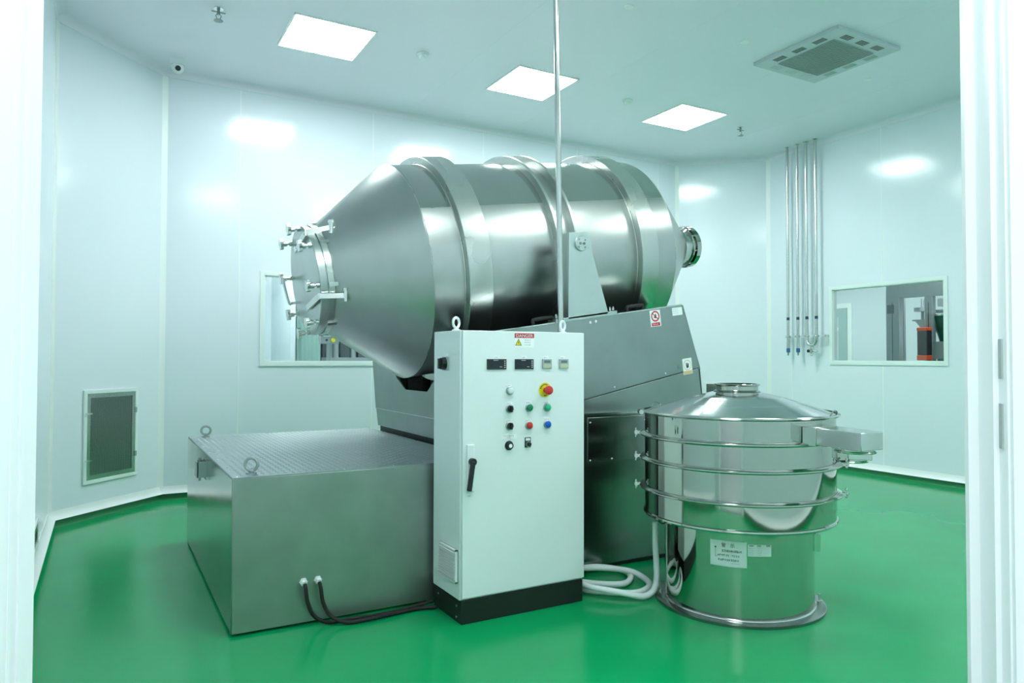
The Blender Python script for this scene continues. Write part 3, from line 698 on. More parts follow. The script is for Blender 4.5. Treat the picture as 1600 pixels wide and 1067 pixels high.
# ------------------------------------------------------------------ low drive housing with tread plate
def housing():
    x0, x1, y0, y1, h = .534, 1.865, 3.564, 5.574, .737
    t = thing('drive_housing', ((x0+x1)/2, (y0+y1)/2, 0), 'low square stainless steel housing with diamond tread top at left', 'machine housing')
    mb = MB(); mb.box((x0, y0, .012), (x1, y1, h-.006)); link('body', mb, M_BOX, t, bevel=.003)
    mb = MB(); mb.box((x0-.003, y0+.012, .018), (x0+.001, y1-.012, h-.008)); link('end_panel', mb, M_BOXEND, t)
    mb = MB(); mb.box((x0+.03, y0+.03, 0), (x1-.03, y1-.03, .013)); link('plinth', mb, M_BLACK, t)
    mb = MB(); mb.box((x0, y0, h-.006), (x1, y1, h))
    a = 0; step = .034; ny = int((y1-y0-.06)/step); nx = int((x1-x0-.06)/step)
    for i in range(nx):
        for j in range(ny):
            cx, cy = x0+.045+i*step, y0+.045+j*step; L, W = .0125, .0042
            d = (r2, r2) if (i+j) % 2 else (r2, -r2); n_ = (-d[1], d[0])
            b0 = [mb.b.verts.new((cx+d[0]*p*L+n_[0]*q*W, cy+d[1]*p*L+n_[1]*q*W, h)) for p, q in ((1, 0), (.3, 1), (-.3, 1), (-1, 0), (-.3, -1), (.3, -1))]
            tp = [mb.b.verts.new((cx+d[0]*p*L*.6+n_[0]*q*W*.5, cy+d[1]*p*L*.6+n_[1]*q*W*.5, h+.0022)) for p, q in ((1, 0), (-1, 0))]
            mb.b.faces.new([b0[0], b0[1], tp[0]]); mb.b.faces.new([b0[1], b0[2], tp[1], tp[0]]); mb.b.faces.new([b0[2], b0[3], tp[1]])
            mb.b.faces.new([b0[3], b0[4], tp[1]]); mb.b.faces.new([b0[4], b0[5], tp[0], tp[1]]); mb.b.faces.new([b0[5], b0[0], tp[0]])
    link('tread_plate', mb, M_TREAD, t, angle=10)
    sp = [(u, y0+.02+i*(y1-y0-.04)/6) for i in range(7) for u in (x0+.02, x1-.02)]+[(x0+.02+i*(x1-x0-.04)/5, v) for i in range(1, 5) for v in (y0+.016, y1-.016)]
    each('plate_screw', [MB().sphere((u, v, h), .008, 8, (1, 1, .5)) for u, v in sp], M_BRIGHT, t)
    for (u, v) in ((.64, 5.50), (.632, 3.665)):
        mb = MB(); mb.cyl((u, v, h), (u, v, h+.006), .026, n=20); mb.lathe([(0, .012), (.012, .017), (.02, .010)], (u, v, h+.004), (0, 0, 1), 16)
        d = V(1, -.55, 0) if v < 4 else V(1, -.2, 0); n_ = d.cross(V(0, 0, 1))
        mb.torus((u, v, h+.045), n_, .030, .0078, 32, 10); link('eye_bolt', mb, M_ZINC, t)
    mb = MB(); mb.box((x0-.004, 4.53, .585), (x0, 4.66, .70)); mb.box((x0-.05, 4.54, .60), (x0-.004, 4.552, .69)); mb.box((x0-.05, 4.638, .60), (x0-.004, 4.65, .69)); mb.box((x0-.052, 4.54, .60), (x0-.044, 4.65, .69))
    mb.cyl((x0-.03, 4.595, .575), (x0-.03, 4.595, .71), .008, n=10); link('toggle_latch', mb, M_CREAM if False else M_ZINC, t)
    for u in (.862, .932):
        mb = MB(); mb.cyl((u, y0, .209), (u, y0-.008, .209), .020, n=6); mb.cyl((u, y0-.008, .209), (u, y0-.028, .205), .015, .012, n=14); link('cable_gland', mb, M_WHITE, t)
housing()
def cable(pts, label, g):
    mb = MB(); mb.tube(spline(pts, 10), .0095, 10); tag(link('power_cable', mb, M_RUBBER), label, 'cable', g)
Y = 3.564
cable([(.862, Y-.030, .205), (.862, Y-.048, .185), (.872, Y-.050, .12), (.905, Y-.045, .05), (.97, Y-.05, .012), (1.08, Y-.06, .012), (1.22, Y-.07, .012), (1.38, Y-.055, .012), (1.513, Y-.08, .034)],
      'black cable from the left gland of the low steel housing to the control cabinet', 'floor cables')
cable([(.932, Y-.030, .205), (.934, Y-.050, .18), (.945, Y-.055, .11), (.98, Y-.07, .045), (1.05, Y-.105, .014), (1.16, Y-.11, .013), (1.30, Y-.095, .013), (1.42, Y-.09, .013), (1.513, Y-.12, .016)],
      'black cable from the right gland of the low steel housing to the control cabinet', 'floor cables')

# ------------------------------------------------------------------ control cabinet
def cabinet():
    x0, x1, y0, y1, zp, h = 1.5254, 2.2546, 3.179, 3.519, .1157, 1.4358
    t = thing('control_cabinet', ((x0+x1)/2, (y0+y1)/2, 0), 'pale green-white upright electrical control cabinet with buttons on black plinth', 'control cabinet')
    mb = MB(); mb.box((x0, y0+.018, zp), (x1, y1, h)); link('body', mb, M_CAB, t, bevel=.003)
    mb = MB(); mb.box((x0+.006, y0+.008, 0), (x1-.006, y1-.005, zp)); link('plinth', mb, M_BLACK, t, bevel=.002)
    each('plinth_screw', [MB().cyl((x0+.006, v, z), (x0+.003, v, z), .006, n=10) for (v, z) in ((y0+.06, .08), (y0+.06, .025), (y1-.06, .08))], M_BRIGHT, t)
    mb = MB(); mb.box((x0+.006, y0, zp+.012), (x1-.002, y0+.016, h-.002)); door = link('door', mb, M_CAB, t, bevel=.002)
    F = y0
    MF = basis((0, F, 0), (1, 0, 0), (0, 0, 1))     # local (u, z, out)
    def rect(mb, u0, z0, u1, z1, d0=0., d1=.001): return mb.box((u0, z0, d0), (u1, z1, d1), MF)
    # danger sign
    mb = rect(MB(), 1.821, 1.354, 1.938, 1.426, 0, .0008); s_ = link('danger_sign', mb, plain('sign_white', (.94, .96, .97), .4), t)
    mb = rect(MB(), 1.822, 1.402, 1.937, 1.4255, .0008, .0013); link('red_banner', mb, M_SIGNRED, s_)
    link('sign_lettering', text_bm('DANGER', .0225, MF @ Matrix.Translation((1.8795, 1.4125, .0016)), .0005, 1.12), M_LABEL, s_)
    mb = MB(); mb.prism([MF @ V(1.825, 1.363, .0008), MF @ V(1.864, 1.363, .0008), MF @ V(1.8445, 1.398, .0008)], MF.to_3x3() @ V(0, 0, .0006)); link('warning_border', mb, M_INK, s_)
    mb = MB(); mb.prism([MF @ V(1.8295, 1.3655, .0014), MF @ V(1.8595, 1.3655, .0014), MF @ V(1.8445, 1.3925, .0014)], MF.to_3x3() @ V(0, 0, .0004)); link('warning_triangle', mb, M_YEL, s_)
    mb = MB(); mb.prism([MF @ V(a, b, .0018) for a, b in ((1.846, 1.388), (1.841, 1.377), (1.845, 1.377), (1.842, 1.368), (1.849, 1.380), (1.845, 1.380))], MF.to_3x3() @ V(0, 0, .0003)); link('lightning_bolt', mb, M_INK, s_)
    mb = MB()
    for k in range(3): glyph_row(mb, MF @ Matrix.Translation((0, 0, .0008)), 1.879, 1.391-.012*k, 7, .0055, .15, 20+k, .3)
    link('small_print', mb, plain('grey_ink', (.12, .16, .17), .6), s_)
    # meters
    for u0 in (1.662, 1.8225):
        mb = rect(MB(), u0, 1.242, u0+.110, 1.2935, 0, .006); d_ = link('panel_meter', mb, M_BPLAS, t, bevel=.001)
        mb = rect(MB(), u0+.006, 1.25, u0+.086, 1.287, .006, .0065); link('display_window', mb, M_SCREEN, d_)
        mb = MB()
        for k in range(4): rect(mb, u0+.097, 1.250+.0105*k, u0+.103, 1.2545+.0105*k, .006, .0072)
        rect(mb, u0+.035, 1.2865, u0+.062, 1.2885, .006, .0068); rect(mb, u0+.070, 1.2535, u0+.084, 1.2555, .006, .0068)
        link('meter_marks', mb, M_LABEL, d_)
    for u0 in (1.986, 2.0915):
        mb = rect(MB(), u0, 1.245, u0+.056, 1.2935, 0, .008); d_ = link('timer_relay', mb, M_GREYP, t, bevel=.001)
        mb = rect(MB(), u0+.009, 1.274, u0+.047, 1.287, .008, .009); link('display_window', mb, M_LCD, d_)
        mb = rect(MB(), u0+.007, 1.249, u0+.049, 1.267, .008, .0095); link('key_row', mb, M_CREAM, d_)
        mb = glyph_row(MB(), MF @ Matrix.Translation((0, 0, .0095)), u0+.011, 1.258, 5, .006, .2, 31, .1); link('key_marks', mb, M_INK, d_)
    # small name labels
    for i, (u, z, w_) in enumerate(((1.717, 1.304, .032), (1.877, 1.304, .032), (2.010, 1.303, .032), (2.112, 1.303, .032), (1.789, 1.159, .034), (1.789, 1.071, .040), (1.904, 1.072, .034),
                       (2.016, 1.069, .034), (1.789, .983, .040), (1.903, .981, .034), (2.016, .982, .034), (1.790, .902, .088))):
        h_ = .013 if w_ < .05 else .022
        mb = rect(MB(), u-w_/2, z-h_/2, u+w_/2, z+h_/2, 0, .001); l_ = link('name_label', mb, MATS['sign_white'], t)
        n = int(w_/.0085); mb = glyph_row(MB(), MF @ Matrix.Translation((0, 0, .001)), u-n*.0036, z-.002 if h_ < .02 else z+.004, n, .0060, .15, 40+i, .3)
        if h_ > .02: glyph_row(mb, MF @ Matrix.Translation((0, 0, .001)), u-.012, z-.006, 4, .0055, .15, 77, .3)
        link('caption', mb, MATS['grey_ink'], l_)
    def btn(u, z, mat, nm='push_button', r=.0185, ring=M_ZINC, dep=.016):
        o = V(u, F, z)
        mb = MB(); mb.lathe([(0, 0), (0, .0215), (.006, .0215), (.008, .019), (.008, 0)], o, (0, -1, 0), 28); b_ = link(nm, mb, ring, t)
        mb = MB(); mb.lathe([(.008, 0), (.008, r*.9), (dep, r*.88), (dep+.002, r*.7), (dep+.002, 0)], o, (0, -1, 0), 28); link('button_cap', mb, mat, b_)
        return b_
    btn(1.794, 1.134, plain('lamp_lens', (.75, .82, .82), .25), 'indicator_lamp')
    btn(1.907, 1.045, M_GBTN); btn(2.017, 1.043, M_GBTN2); btn(1.906, .954, M_RED); btn(2.018, .954, M_BLUE)
    for z in (1.043, .956):
        b_ = btn(1.792, z, M_BPLAS, 'selector_switch'); mb = MB(); mb.box((1.788, z-.016, .016), (1.796, z+.016, .030), MF) if False else mb.box((1.788, z-.016, .010), (1.796, z+.016, .030), MF); link('selector_lever', mb, M_BPLAS, b_)
    o = V(2.005, F, 1.133)
    mb = MB(); mb.lathe([(0, 0), (0, .038), (.002, .038), (.002, 0)], o, (0, -1, 0), 40); e_ = link('emergency_stop', mb, M_YEL, t)
    mb = MB(); mb.lathe([(.002, 0), (.002, .013), (.028, .013), (.028, .021), (.033, .024), (.044, .022), (.048, .012), (.048, 0)], o, (0, -1, 0), 32); link('mushroom_head', mb, M_RED, e_)
    mb = MB()
    for k in range(9):
        a = math.radians(70+18*k) if k < 6 else math.radians(262+14*(k-6)); p = MF @ V(2.005+.029*math.cos(a), 1.133+.029*math.sin(a), .002)
        mb.box((-.003, -.003, 0), (.003, .003, .0005), basis(p, (math.cos(a-PI/2), 0, math.sin(a-PI/2)), (math.cos(a), 0, math.sin(a))))
    link('ring_lettering', mb, M_INK, e_)
    o = V(1.79, F, .857)
    mb = MB(); mb.lathe([(0, 0), (0, .024), (.003, .024), (.004, .019), (.018, .017), (.018, 0)], o, (0, -1, 0), 32); k_ = link('speed_knob', mb, M_BPLAS, t)
    mb = MB(); mb.lathe([(.018, 0), (.018, .010), (.019, .010), (.019, 0)], o, (0, -1, 0), 24); link('knob_cap', mb, M_WHITE, k_)
    mb = rect(MB(), 1.882, .841, 1.918, .893, 0, .003); s2 = link('labelled_selector', mb, M_BPLAS, t, bevel=.001)
    mb = rect(MB(), 1.887, .876, 1.913, .889, .003, .004); link('name_label', mb, M_LABEL, s2)
    mb = MB(); mb.lathe([(.003, 0), (.003, .015), (.008, .015), (.008, 0)], V(1.901, F, .858), (0, -1, 0), 24); link('bezel', mb, M_ZINC, s2)
    mb = MB(); mb.lathe([(.008, 0), (.008, .011), (.018, .010), (.018, 0)], V(1.903, F, .858), (0, -1, 0), 20); link('selector_lever', mb, M_BPLAS, s2)
    # swing handle
    mb = rect(MB(), 1.550, .645, 1.590, .875, 0, .014); h_ = link('lock_handle', mb, M_CAB, t, bevel=.004)
    mb = MB(); mb.cyl((1.572, F-.014, .793), (1.572, F-.042, .793), .018, n=20); mb.bar((1.571, F-.036, .795), (1.548, F-.040, .655), .022, .018, up=(0, 1, 0)); link('lever', mb, M_BPLAS, h_, bevel=.003)
    # side: switch disconnector and louvred vent
    mb = MB(); mb.box((x0-.010, 3.325, 1.235), (x0, 3.395, 1.305)); sw = link('main_switch', mb, M_GREYP, t, bevel=.002)
    mb = MB(); mb.lathe([(0, 0), (0, .033), (.022, .030), (.024, .02), (.024, 0)], (x0-.010, 3.362, 1.27), (-1, 0, 0), 10); mb.box((x0-.046, 3.354, 1.244), (x0-.03, 3.370, 1.296)); link('rotary_knob', mb, M_BPLAS, sw)
    mb = MB(); mb.box((x0-.001, 3.342, 1.311), (x0, 3.372, 1.321)); link('name_label', mb, MATS['sign_white'], t)
    mb = MB(); vv0, vv1, z0, z1 = 3.212, 3.418, .197, .358
    bk = MB(); bk.box((x0-.004, vv0, z0), (x0, vv1, z1)); mb.box((x0-.016, vv0, z0), (x0-.004, vv1, z0+.006)); mb.box((x0-.016, vv0, z1-.006), (x0-.004, vv1, z1))
    mb.box((x0-.016, vv0, z0), (x0-.004, vv0+.008, z1)); mb.box((x0-.016, vv1-.008, z0), (x0-.004, vv1, z1))
    for k in range(12):
        z = z0+.004+k*(z1-z0-.008)/12
        mb.prism([V(x0-.004, vv0+.004, z+.0075), V(x0-.021, vv0+.004, z+.002), V(x0-.020, vv0+.004, z), V(x0-.004, vv0+.004, z+.0045)], (0, vv1-vv0-.008, 0))
    lv = link('louvred_vent', mb, M_WHITE, t); link('vent_backing', bk, plain('vent_shadow_grey', (.12, .17, .17), .7), lv)
    for u in (1.562, 2.212):
        mb = MB(); mb.cyl((u, 3.325, h), (u, 3.325, h+.008), .022, n=20); mb.lathe([(.008, .016), (.018, .009)], (u, 3.325, h), (0, 0, 1), 16)
        mb.torus((u, 3.325, h+.042), (.55, -1, 0), .026, .007, 28, 10); link('eye_bolt', mb, M_CAB, t)
cabinet()
mb = MB(); mb.tube([(2.2335, 3.375, 1.437), (2.233, 3.375, 1.46), (2.212, 3.375, 2.6), (2.188, 3.375, HC-.01), (2.188, 3.375, HC)], .0165, 16)
cp = thing('conduit_pipe', (2.2335, 3.375, 1.437), 'thin vertical steel conduit pipe from cabinet top up to ceiling', 'pipe')
link('pipe', mb, M_PIPE, cp)
mb = MB(); mb.lathe([(0, .016), (0, .0205), (.012, .0205), (.016, .018)], (2.2335, 3.375, 1.437), (0, 0, 1), 6); link('lock_nut', mb, M_ZINC, cp)

# ------------------------------------------------------------------ vibrating sieve
SC = V(2.995, 2.798, 0)
def sang(px_sin): return math.radians(-136.94)+math.asin(px_sin)   # angle seen from the doorway, 0 = facing it
def on_s(r, a, z): return SC+V(r*math.cos(a), r*math.sin(a), z)
def sieve():
    t = thing('vibrating_sieve', SC, 'round polished steel vibrating sieve with three decks and domed lid', 'sieve')
    mb = MB(); mb.lathe([(0, .375), (0, .44), (.014, .44), (.016, .436), (.016, .375)], SC, (0, 0, 1), 128, closed=True); fl = link('base_flange', mb, M_BASE, t)
    for dg in (20, 78, 137, 318):
        a = math.radians(dg); mb = MB(); mb.cyl(on_s(.412, a, .016), on_s(.412, a, .026), .012, n=6); mb.cyl(on_s(.412, a, .026), on_s(.412, a, .06), .006, n=10); link('anchor_bolt', mb, M_BRIGHT, fl)
    mb = MB(); mb.lathe([(.014, .385), (.03, .3845), (.47, .3845), (.48, .37)], SC, (0, 0, 1), 160); bc = link('base_cylinder', mb, M_POLISH, t)
    mb = MB(); mb.torus(SC+V(0, 0, .018), (0, 0, 1), .387, .006, 128, 8)
    a = math.radians(150); mb.cyl(on_s(.3855, a, .02), on_s(.3855, a, .47), .0025, n=6); link('base_weld', mb, M_BRIGHT, bc)
    body = [(.462, .0), (.462, .485), (.468, .4965), (.476, .4985), (.482, .4925), (.6, .492), (1.0, .492)]
    mb = MB(); mb.lathe([(.455, .40), (.462, .4965), (.470, .5005), (.478, .4985), (.482, .492), (.600, .492)], SC, (0, 0, 1), 160, ); link('bottom_pan', mb, M_POLISH, t, angle=25)
    for nm, z0, z1 in (('lower_deck', .606, .757), ('upper_deck', .761, .886), ('top_deck', .890, 1.006)):
        mb = MB(); mb.lathe([(z0-.003, .500), (z0, .492), (z1, .492), (z1+.002, .500)], SC, (0, 0, 1), 160); link(nm, mb, M_POLISH, t, angle=25)
    def clampbolt(a, z, parent):
        mb = MB(); e = V(math.cos(a), math.sin(a), 0); tg = V(-math.sin(a), math.cos(a), 0)
        for s in (-1, 1):
            mb.bar(on_s(.516, a, z)+tg*s*.014, on_s(.548, a, z)+tg*s*.017, .005, .015, up=(0, 0, 1))
        c0 = on_s(.538, a, z); mb.cyl(c0-tg*.035, c0+tg*.048, .005, n=8)
        mb.cyl(c0-tg*.035, c0-tg*.025, .010, n=6); mb.cyl(c0+tg*.022, c0+tg*.034, .010, n=10)
        mb.bar(c0+tg*.03-V(0, 0, .02), c0+tg*.03+V(0, 0, .02), .010, .006, up=tg); mb.sphere(c0+tg*.034+V(0, 0, .02), .007, 8); mb.sphere(c0+tg*.034-V(0, 0, .02), .007, 8)
        link('wing_bolt', mb, M_BRIGHT, parent)
    la = math.radians(137); ra = math.radians(-51)
    for z, angs in ((.604, (la, ra)), (.759, (la, ra-.04)), (.888, (la,)), ):
        mb = MB(); mb.lathe([(z-.013, .494), (z-.009, .512), (z-.002, .5225), (z+.003, .5225), (z+.009, .512), (z+.013, .494)], SC, (0, 0, 1), 160)
        r_ = link('clamp_ring', mb, steel('ring_steel', (.60, .62, .60), .10, .16), t, angle=50)
        for a in angs: clampbolt(a, z, r_)
    mb = MB(); z = 1.010; mb.lathe([(z-.011, .494), (z-.007, .508), (z, .514), (z+.006, .511), (z+.010, .498)], SC, (0, 0, 1), 160); r_ = link('lid_ring', mb, MATS['ring_steel'], t, angle=50)
    a = la+.22
    mb = MB(); c0 = on_s(.522, a, z); tg = V(-math.sin(a), math.cos(a), 0); mb.cyl(c0-tg*.045, c0+tg*.045, .006, n=8)
    for s in (-.03, .0, .03): mb.cyl(c0+tg*(s-.006), c0+tg*(s+.006), .013, n=8)
    link('wing_bolt', mb, M_BRIGHT, r_)
    for a0 in (math.radians(108), math.radians(-70)):
        mb = MB(); mb.tube(spline([on_s(.50, a0-.10, 1.016), on_s(.505, a0-.07, 1.034), on_s(.505, a0, 1.04), on_s(.505, a0+.07, 1.034), on_s(.50, a0+.10, 1.016)], 6), .003, 6); link('lid_wire', mb, M_BASE, r_)
    mb = MB(); mb.lathe([(1.012, .500), (1.016, .480), (1.058, .352), (1.059, .346), (1.093, .242), (1.093, .236), (1.121, .118), (1.122, .108)], SC, (0, 0, 1), 160); lid = link('lid', mb, steel('lid_steel', (.56, .60, .60), .06, .10), t, angle=4)
    mb = MB(); mb.lathe([(1.118, .118), (1.122, .124), (1.127, .117), (1.130, .111), (1.150, .111), (1.154, .120), (1.160, .121), (1.163, .118), (1.163, .104), (1.14, .104), (1.11, .104)], SC, (0, 0, 1), 96); link('feed_inlet', mb, M_POLISH, lid)
    mb = MB(); mb.lathe([(1.122, 0), (1.122, .104)], SC, (0, 0, 1), 48); link('inlet_screen', mb, M_MESH, lid)
    # two discharge spouts
    def spout(d, s_end, s_rim, z0, z1, zr, hw=.082, rr=.086):
        d = Vector(d).normalized(); n_ = V(-d.y, d.x, 0)
        def W(s, a, z): return SC+d*s+n_*a+V(0, 0, z)
        mb = MB()
        mb.hexa([W(.485, -hw*1.25, z0), W(.545, -hw, z0), W(.545, hw, z0), W(.485, hw*1.25, z0), W(.485, -hw*1.25, z1), W(.545, -hw, z1), W(.545, hw, z1), W(.485, hw*1.25, z1)])
        sp = link('discharge_spout', mb, M_POLISH, t, bevel=.002)
        mb = MB(); zt = z1-.002; zz = z0+.004
        mb.hexa([W(.545, -hw, zz), W(s_end, -hw, zz-.004), W(s_end, hw, zz-.004), W(.545, hw, zz), W(.545, -hw, zt), W(s_end, -hw, zt-.006), W(s_end, hw, zt-.006), W(.545, hw, zt)])
        link('spout_box', mb, M_BRIGHT, sp, bevel=.003)
        mb = MB(); c0 = SC+d*s_rim; mb.lathe([(z0+.01, rr-.006), (zr+.010, rr-.006), (zr+.008, rr), (zr+.004, rr+.004), (zr-.001, rr+.003), (zr-.003, rr-.004), (zr, rr-.012), (z0, rr-.012)], c0, (0, 0, 1), 64)
        link('spout_collar', mb, MATS['ring_steel'], sp)
    spout((.03, -1, 0), .775, .69, .885, .975, .870)
    spout((.80, -.60, 0), .665, .58, .770, .86, .756)
    # stickers wrapped round the base
    def curved(a0, a1, z0, z1, mat, nm, parent, r=.3862, n=10):
        mb = MB(); mb.lathe([(z0, r), (z1, r), (z1, r+.0006), (z0, r+.0006)], SC, (0, 0, 1), n, PI/2+a0, PI/2+a1, closed=True) if False else None
        mb = MB()
        for i in range(n):
            b0, b1 = a0+(a1-a0)*i/n, a0+(a1-a0)*(i+1)/n
            mb.poly([on_s(r, b0, z0), on_s(r, b1, z0), on_s(r, b1, z1), on_s(r, b0, z1)])
            mb.poly([on_s(r-.0008, b0, z0), on_s(r-.0008, b1, z0), on_s(r-.0008, b1, z1), on_s(r-.0008, b0, z1)])
        return link(nm, mb, mat, parent)
    a0, a1, a2 = sang(-.337), sang(.110), sang(.404)
    lb = curved(a0, a1, .277, .402, M_LABEL, 'caution_label', t)
    def wrap(mbx, a_start, zbase, r=.387):   # bend a flat (x,z) drawing onto the cylinder
        for v in mbx.b.verts:
            x, z, d_ = v.co.x, v.co.y, v.co.z
            v.co = on_s(r+d_, a_start+x/.385, zbase+z)
        return mbx
    I = Matrix.Identity(4)
    tx = text_bm('警', .022, Matrix.Translation((.066, .102, 0))); link('label_lettering', wrap(tx, a0, .277), M_INK, lb)
    tx = text_bm('示', .022, Matrix.Translation((.108, .102, 0))); link('label_lettering', wrap(tx, a0, .277), M_INK, lb)
    mb = MB(); glyph_row(mb, I, .058, .076, 9, .0115, .0, 3, .9); glyph_row(mb, I, .036, .054, 6, .0095, .15, 4, .7); glyph_row(mb, I, .104, .054, 4, .0095, .15, 6, .7); glyph_row(mb, I, .040, .032, 10, .0100, .1, 7, .8)
    mb.box((.0262, .045, 0), (.0274, .088, .0003)); mb.box((.022, .088, 0), (.0315, .091, .0003)); mb.box((.024, .091, 0), (.0295, .095, .0003)); mb.box((.0262, .0445, 0), (.034, .0455, .0003)); mb.box((.100, .016, 0), (.142, .0167, .0003))
    link('label_print', wrap(mb, a0, .277), M_INK, lb)
    l2 = curved(a1+.01, a2, .335, .392, M_LABEL, 'asset_label', t)
    mb = MB(); mb.box((.048, .047, 0), (.112, .056, .0003)); link('grey_header', wrap(mb, a1, .335), M_GREYP, l2)
    mb = MB(); mb.box((.012, .049, 0), (.032, .053, .0003))
    for k in range(4): glyph_row(mb, I, .006, .038-.010*k, 6, .004, .2, 60+k, .1); glyph_row(mb, I, .050, .038-.010*k, 5, .004, .2, 70+k, .1)
    link('label_print', wrap(mb, a1, .335), plain('grey_ink', (.1, .1, .1)), l2)
    # cable box on the right flank and fitting on the left flank
    a = math.radians(-49); M = basis(on_s(.383, a, .30), (-math.sin(a), math.cos(a), 0), (0, 0, 1))
    mb = MB(); mb.box((-.03, 0, 0), (.03, .012, .028), M); mb.box((-.03, .075, 0), (.03, .09, .028), M); mb.box((-.03, .012, 0), (-.026, .075, .028), M)
    mb.prism([M @ V(-.03, .09, 0), M @ V(.03, .09, 0), M @ V(0, .115, .01)], M.to_3x3() @ V(0, 0, .004)); sb = link('socket_bracket', mb, M_BRIGHT, t)
    mb = MB(); mb.box((-.024, .014, 0), (.026, .074, .020), M); link('socket', mb, M_BPLAS, sb)
    a = math.radians(130); c0 = on_s(.405, a, .395)
    mb = MB(); mb.torus(c0, (math.cos(a+1.2), math.sin(a+1.2), 0), .020, .005, 20, 8); mb.cyl(on_s(.38, a, .43), on_s(.42, a, .43), .007, n=8); mb.box(c0-V(.005, .005, -.01), c0+V(.005, .005, .055)); link('cable_fitting', mb, plain('dark_teal_plastic', (.0, .06, .06), .4), t)
sieve()

# ------------------------------------------------------------------ white corrugated hose
def hose():
    P = [(2.10, 3.56, .02), (2.30, 3.565, .02), (2.45, 3.575, .035), (2.60, 3.575, .035), (2.715, 3.53, .022), (2.745, 3.44, .02), (2.70, 3.34, .02), (2.60, 3.265, .02), (2.50, 3.30, .02), (2.40, 3.40, .02),
         (2.335, 3.48, .025), (2.40, 3.545, .052), (2.52, 3.52, .052), (2.63, 3.46, .05), (2.72, 3.36, .045), (2.745, 3.26, .022), (2.68, 3.155, .02), (2.56, 3.105, .02), (2.45, 3.16, .02), (2.36, 3.25, .02),
         (2.315, 3.32, .025), (2.305, 3.29, .055), (2.33, 3.20, .055), (2.385, 3.12, .052), (2.46, 3.055, .04), (2.54, 3.035, .022), (2.62, 3.05, .035), (2.675, 3.085, .08), (2.697, 3.112, .16), (2.701, 3.125, .26), (2.701, 3.125, .385)]
    pts = spline(P, 9)
    # resample evenly so the corrugation is regular
    d = [0]
    for a, b in zip(pts, pts[1:]): d.append(d[-1]+(b-a).length)
    step = .0045; n = int(d[-1]/step); out = []; j = 0
    for i in range(n+1):
        s = i*step
        while j < len(d)-2 and d[j+1] < s: j += 1
        f = (s-d[j])/max(1e-9, d[j+1]-d[j]); out.append(pts[j].lerp(pts[j+1], min(1, f)))
    mb = MB(); mb.tube(out, .017, 12, rf=lambda i: .0175 if i % 2 else .0158)
    tag(link('corrugated_hose', mb, M_HOSE, angle=60), 'white corrugated hose coiled on the green floor between cabinet and sieve', 'hose')
hose()

# ------------------------------------------------------------------ neighbouring rooms seen through the windows
def next_room(nm, x0, x1, y0, y1, open_side, h=2.9):
    slab('floor_'+nm, [(x0, y0), (x1, y0), (x1, y1), (x0, y1)], -.05, 0, M_FLOOR)
    slab('ceiling_'+nm, [(x0, y0), (x1, y0), (x1, y1), (x0, y1)], h, h+.05, M_CEIL)
    if open_side != 'left': wall('wall_%s_left' % nm, (x0, y0), (x0, y1), 0, h, M_NEXTW, (-1, 0), .05)
    if open_side != 'right': wall('wall_%s_right' % nm, (x1, y0), (x1, y1), 0, h, M_NEXTW, (1, 0), .05)
    if open_side != 'front': wall('wall_%s_front' % nm, (x0, y0), (x1, y0), 0, h, M_NEXTW, (0, -1), .05)
    wall('wall_%s_back' % nm, (x0, y1), (x1, y1), 0, h, M_NEXTW, (0, 1), .05)
next_room('packing_room', .55, 5.2, VB+TW+.005, 10.4, 'front')
next_room('press_room', UR+TW+.005, 11.0, 3.2, 9.2, 'left')
def panel2(x, y, z, label, s=.6):
    t = thing('ceiling_light', (x, y, z), label, 'ceiling light')
    mb = MB(); mb.box((x-s/2, y-s/2, z-.012), (x+s/2, y+s/2, z-.008)); link('diffuser', mb, M_LIGHT3, t)
    mb = MB(); mb.box((x-s/2-.015, y-s/2-.015, z-.008), (x+s/2+.015, y+s/2+.015, z)); link('frame', mb, M_TRIM, t)
panel2(1.6, 8.8, 2.9, 'ceiling light of the room behind the back window, left one'); panel2(3.8, 8.8, 2.9, 'ceiling light of the room behind the back window, right one')
panel2(9.3, 5.0, 2.9, 'ceiling light of the room behind the right window, near one'); panel2(9.3, 7.6, 2.9, 'ceiling light of the room behind the right window, far one')
M_GREYM = plain('machine_grey', (.26, .31, .32), .4)
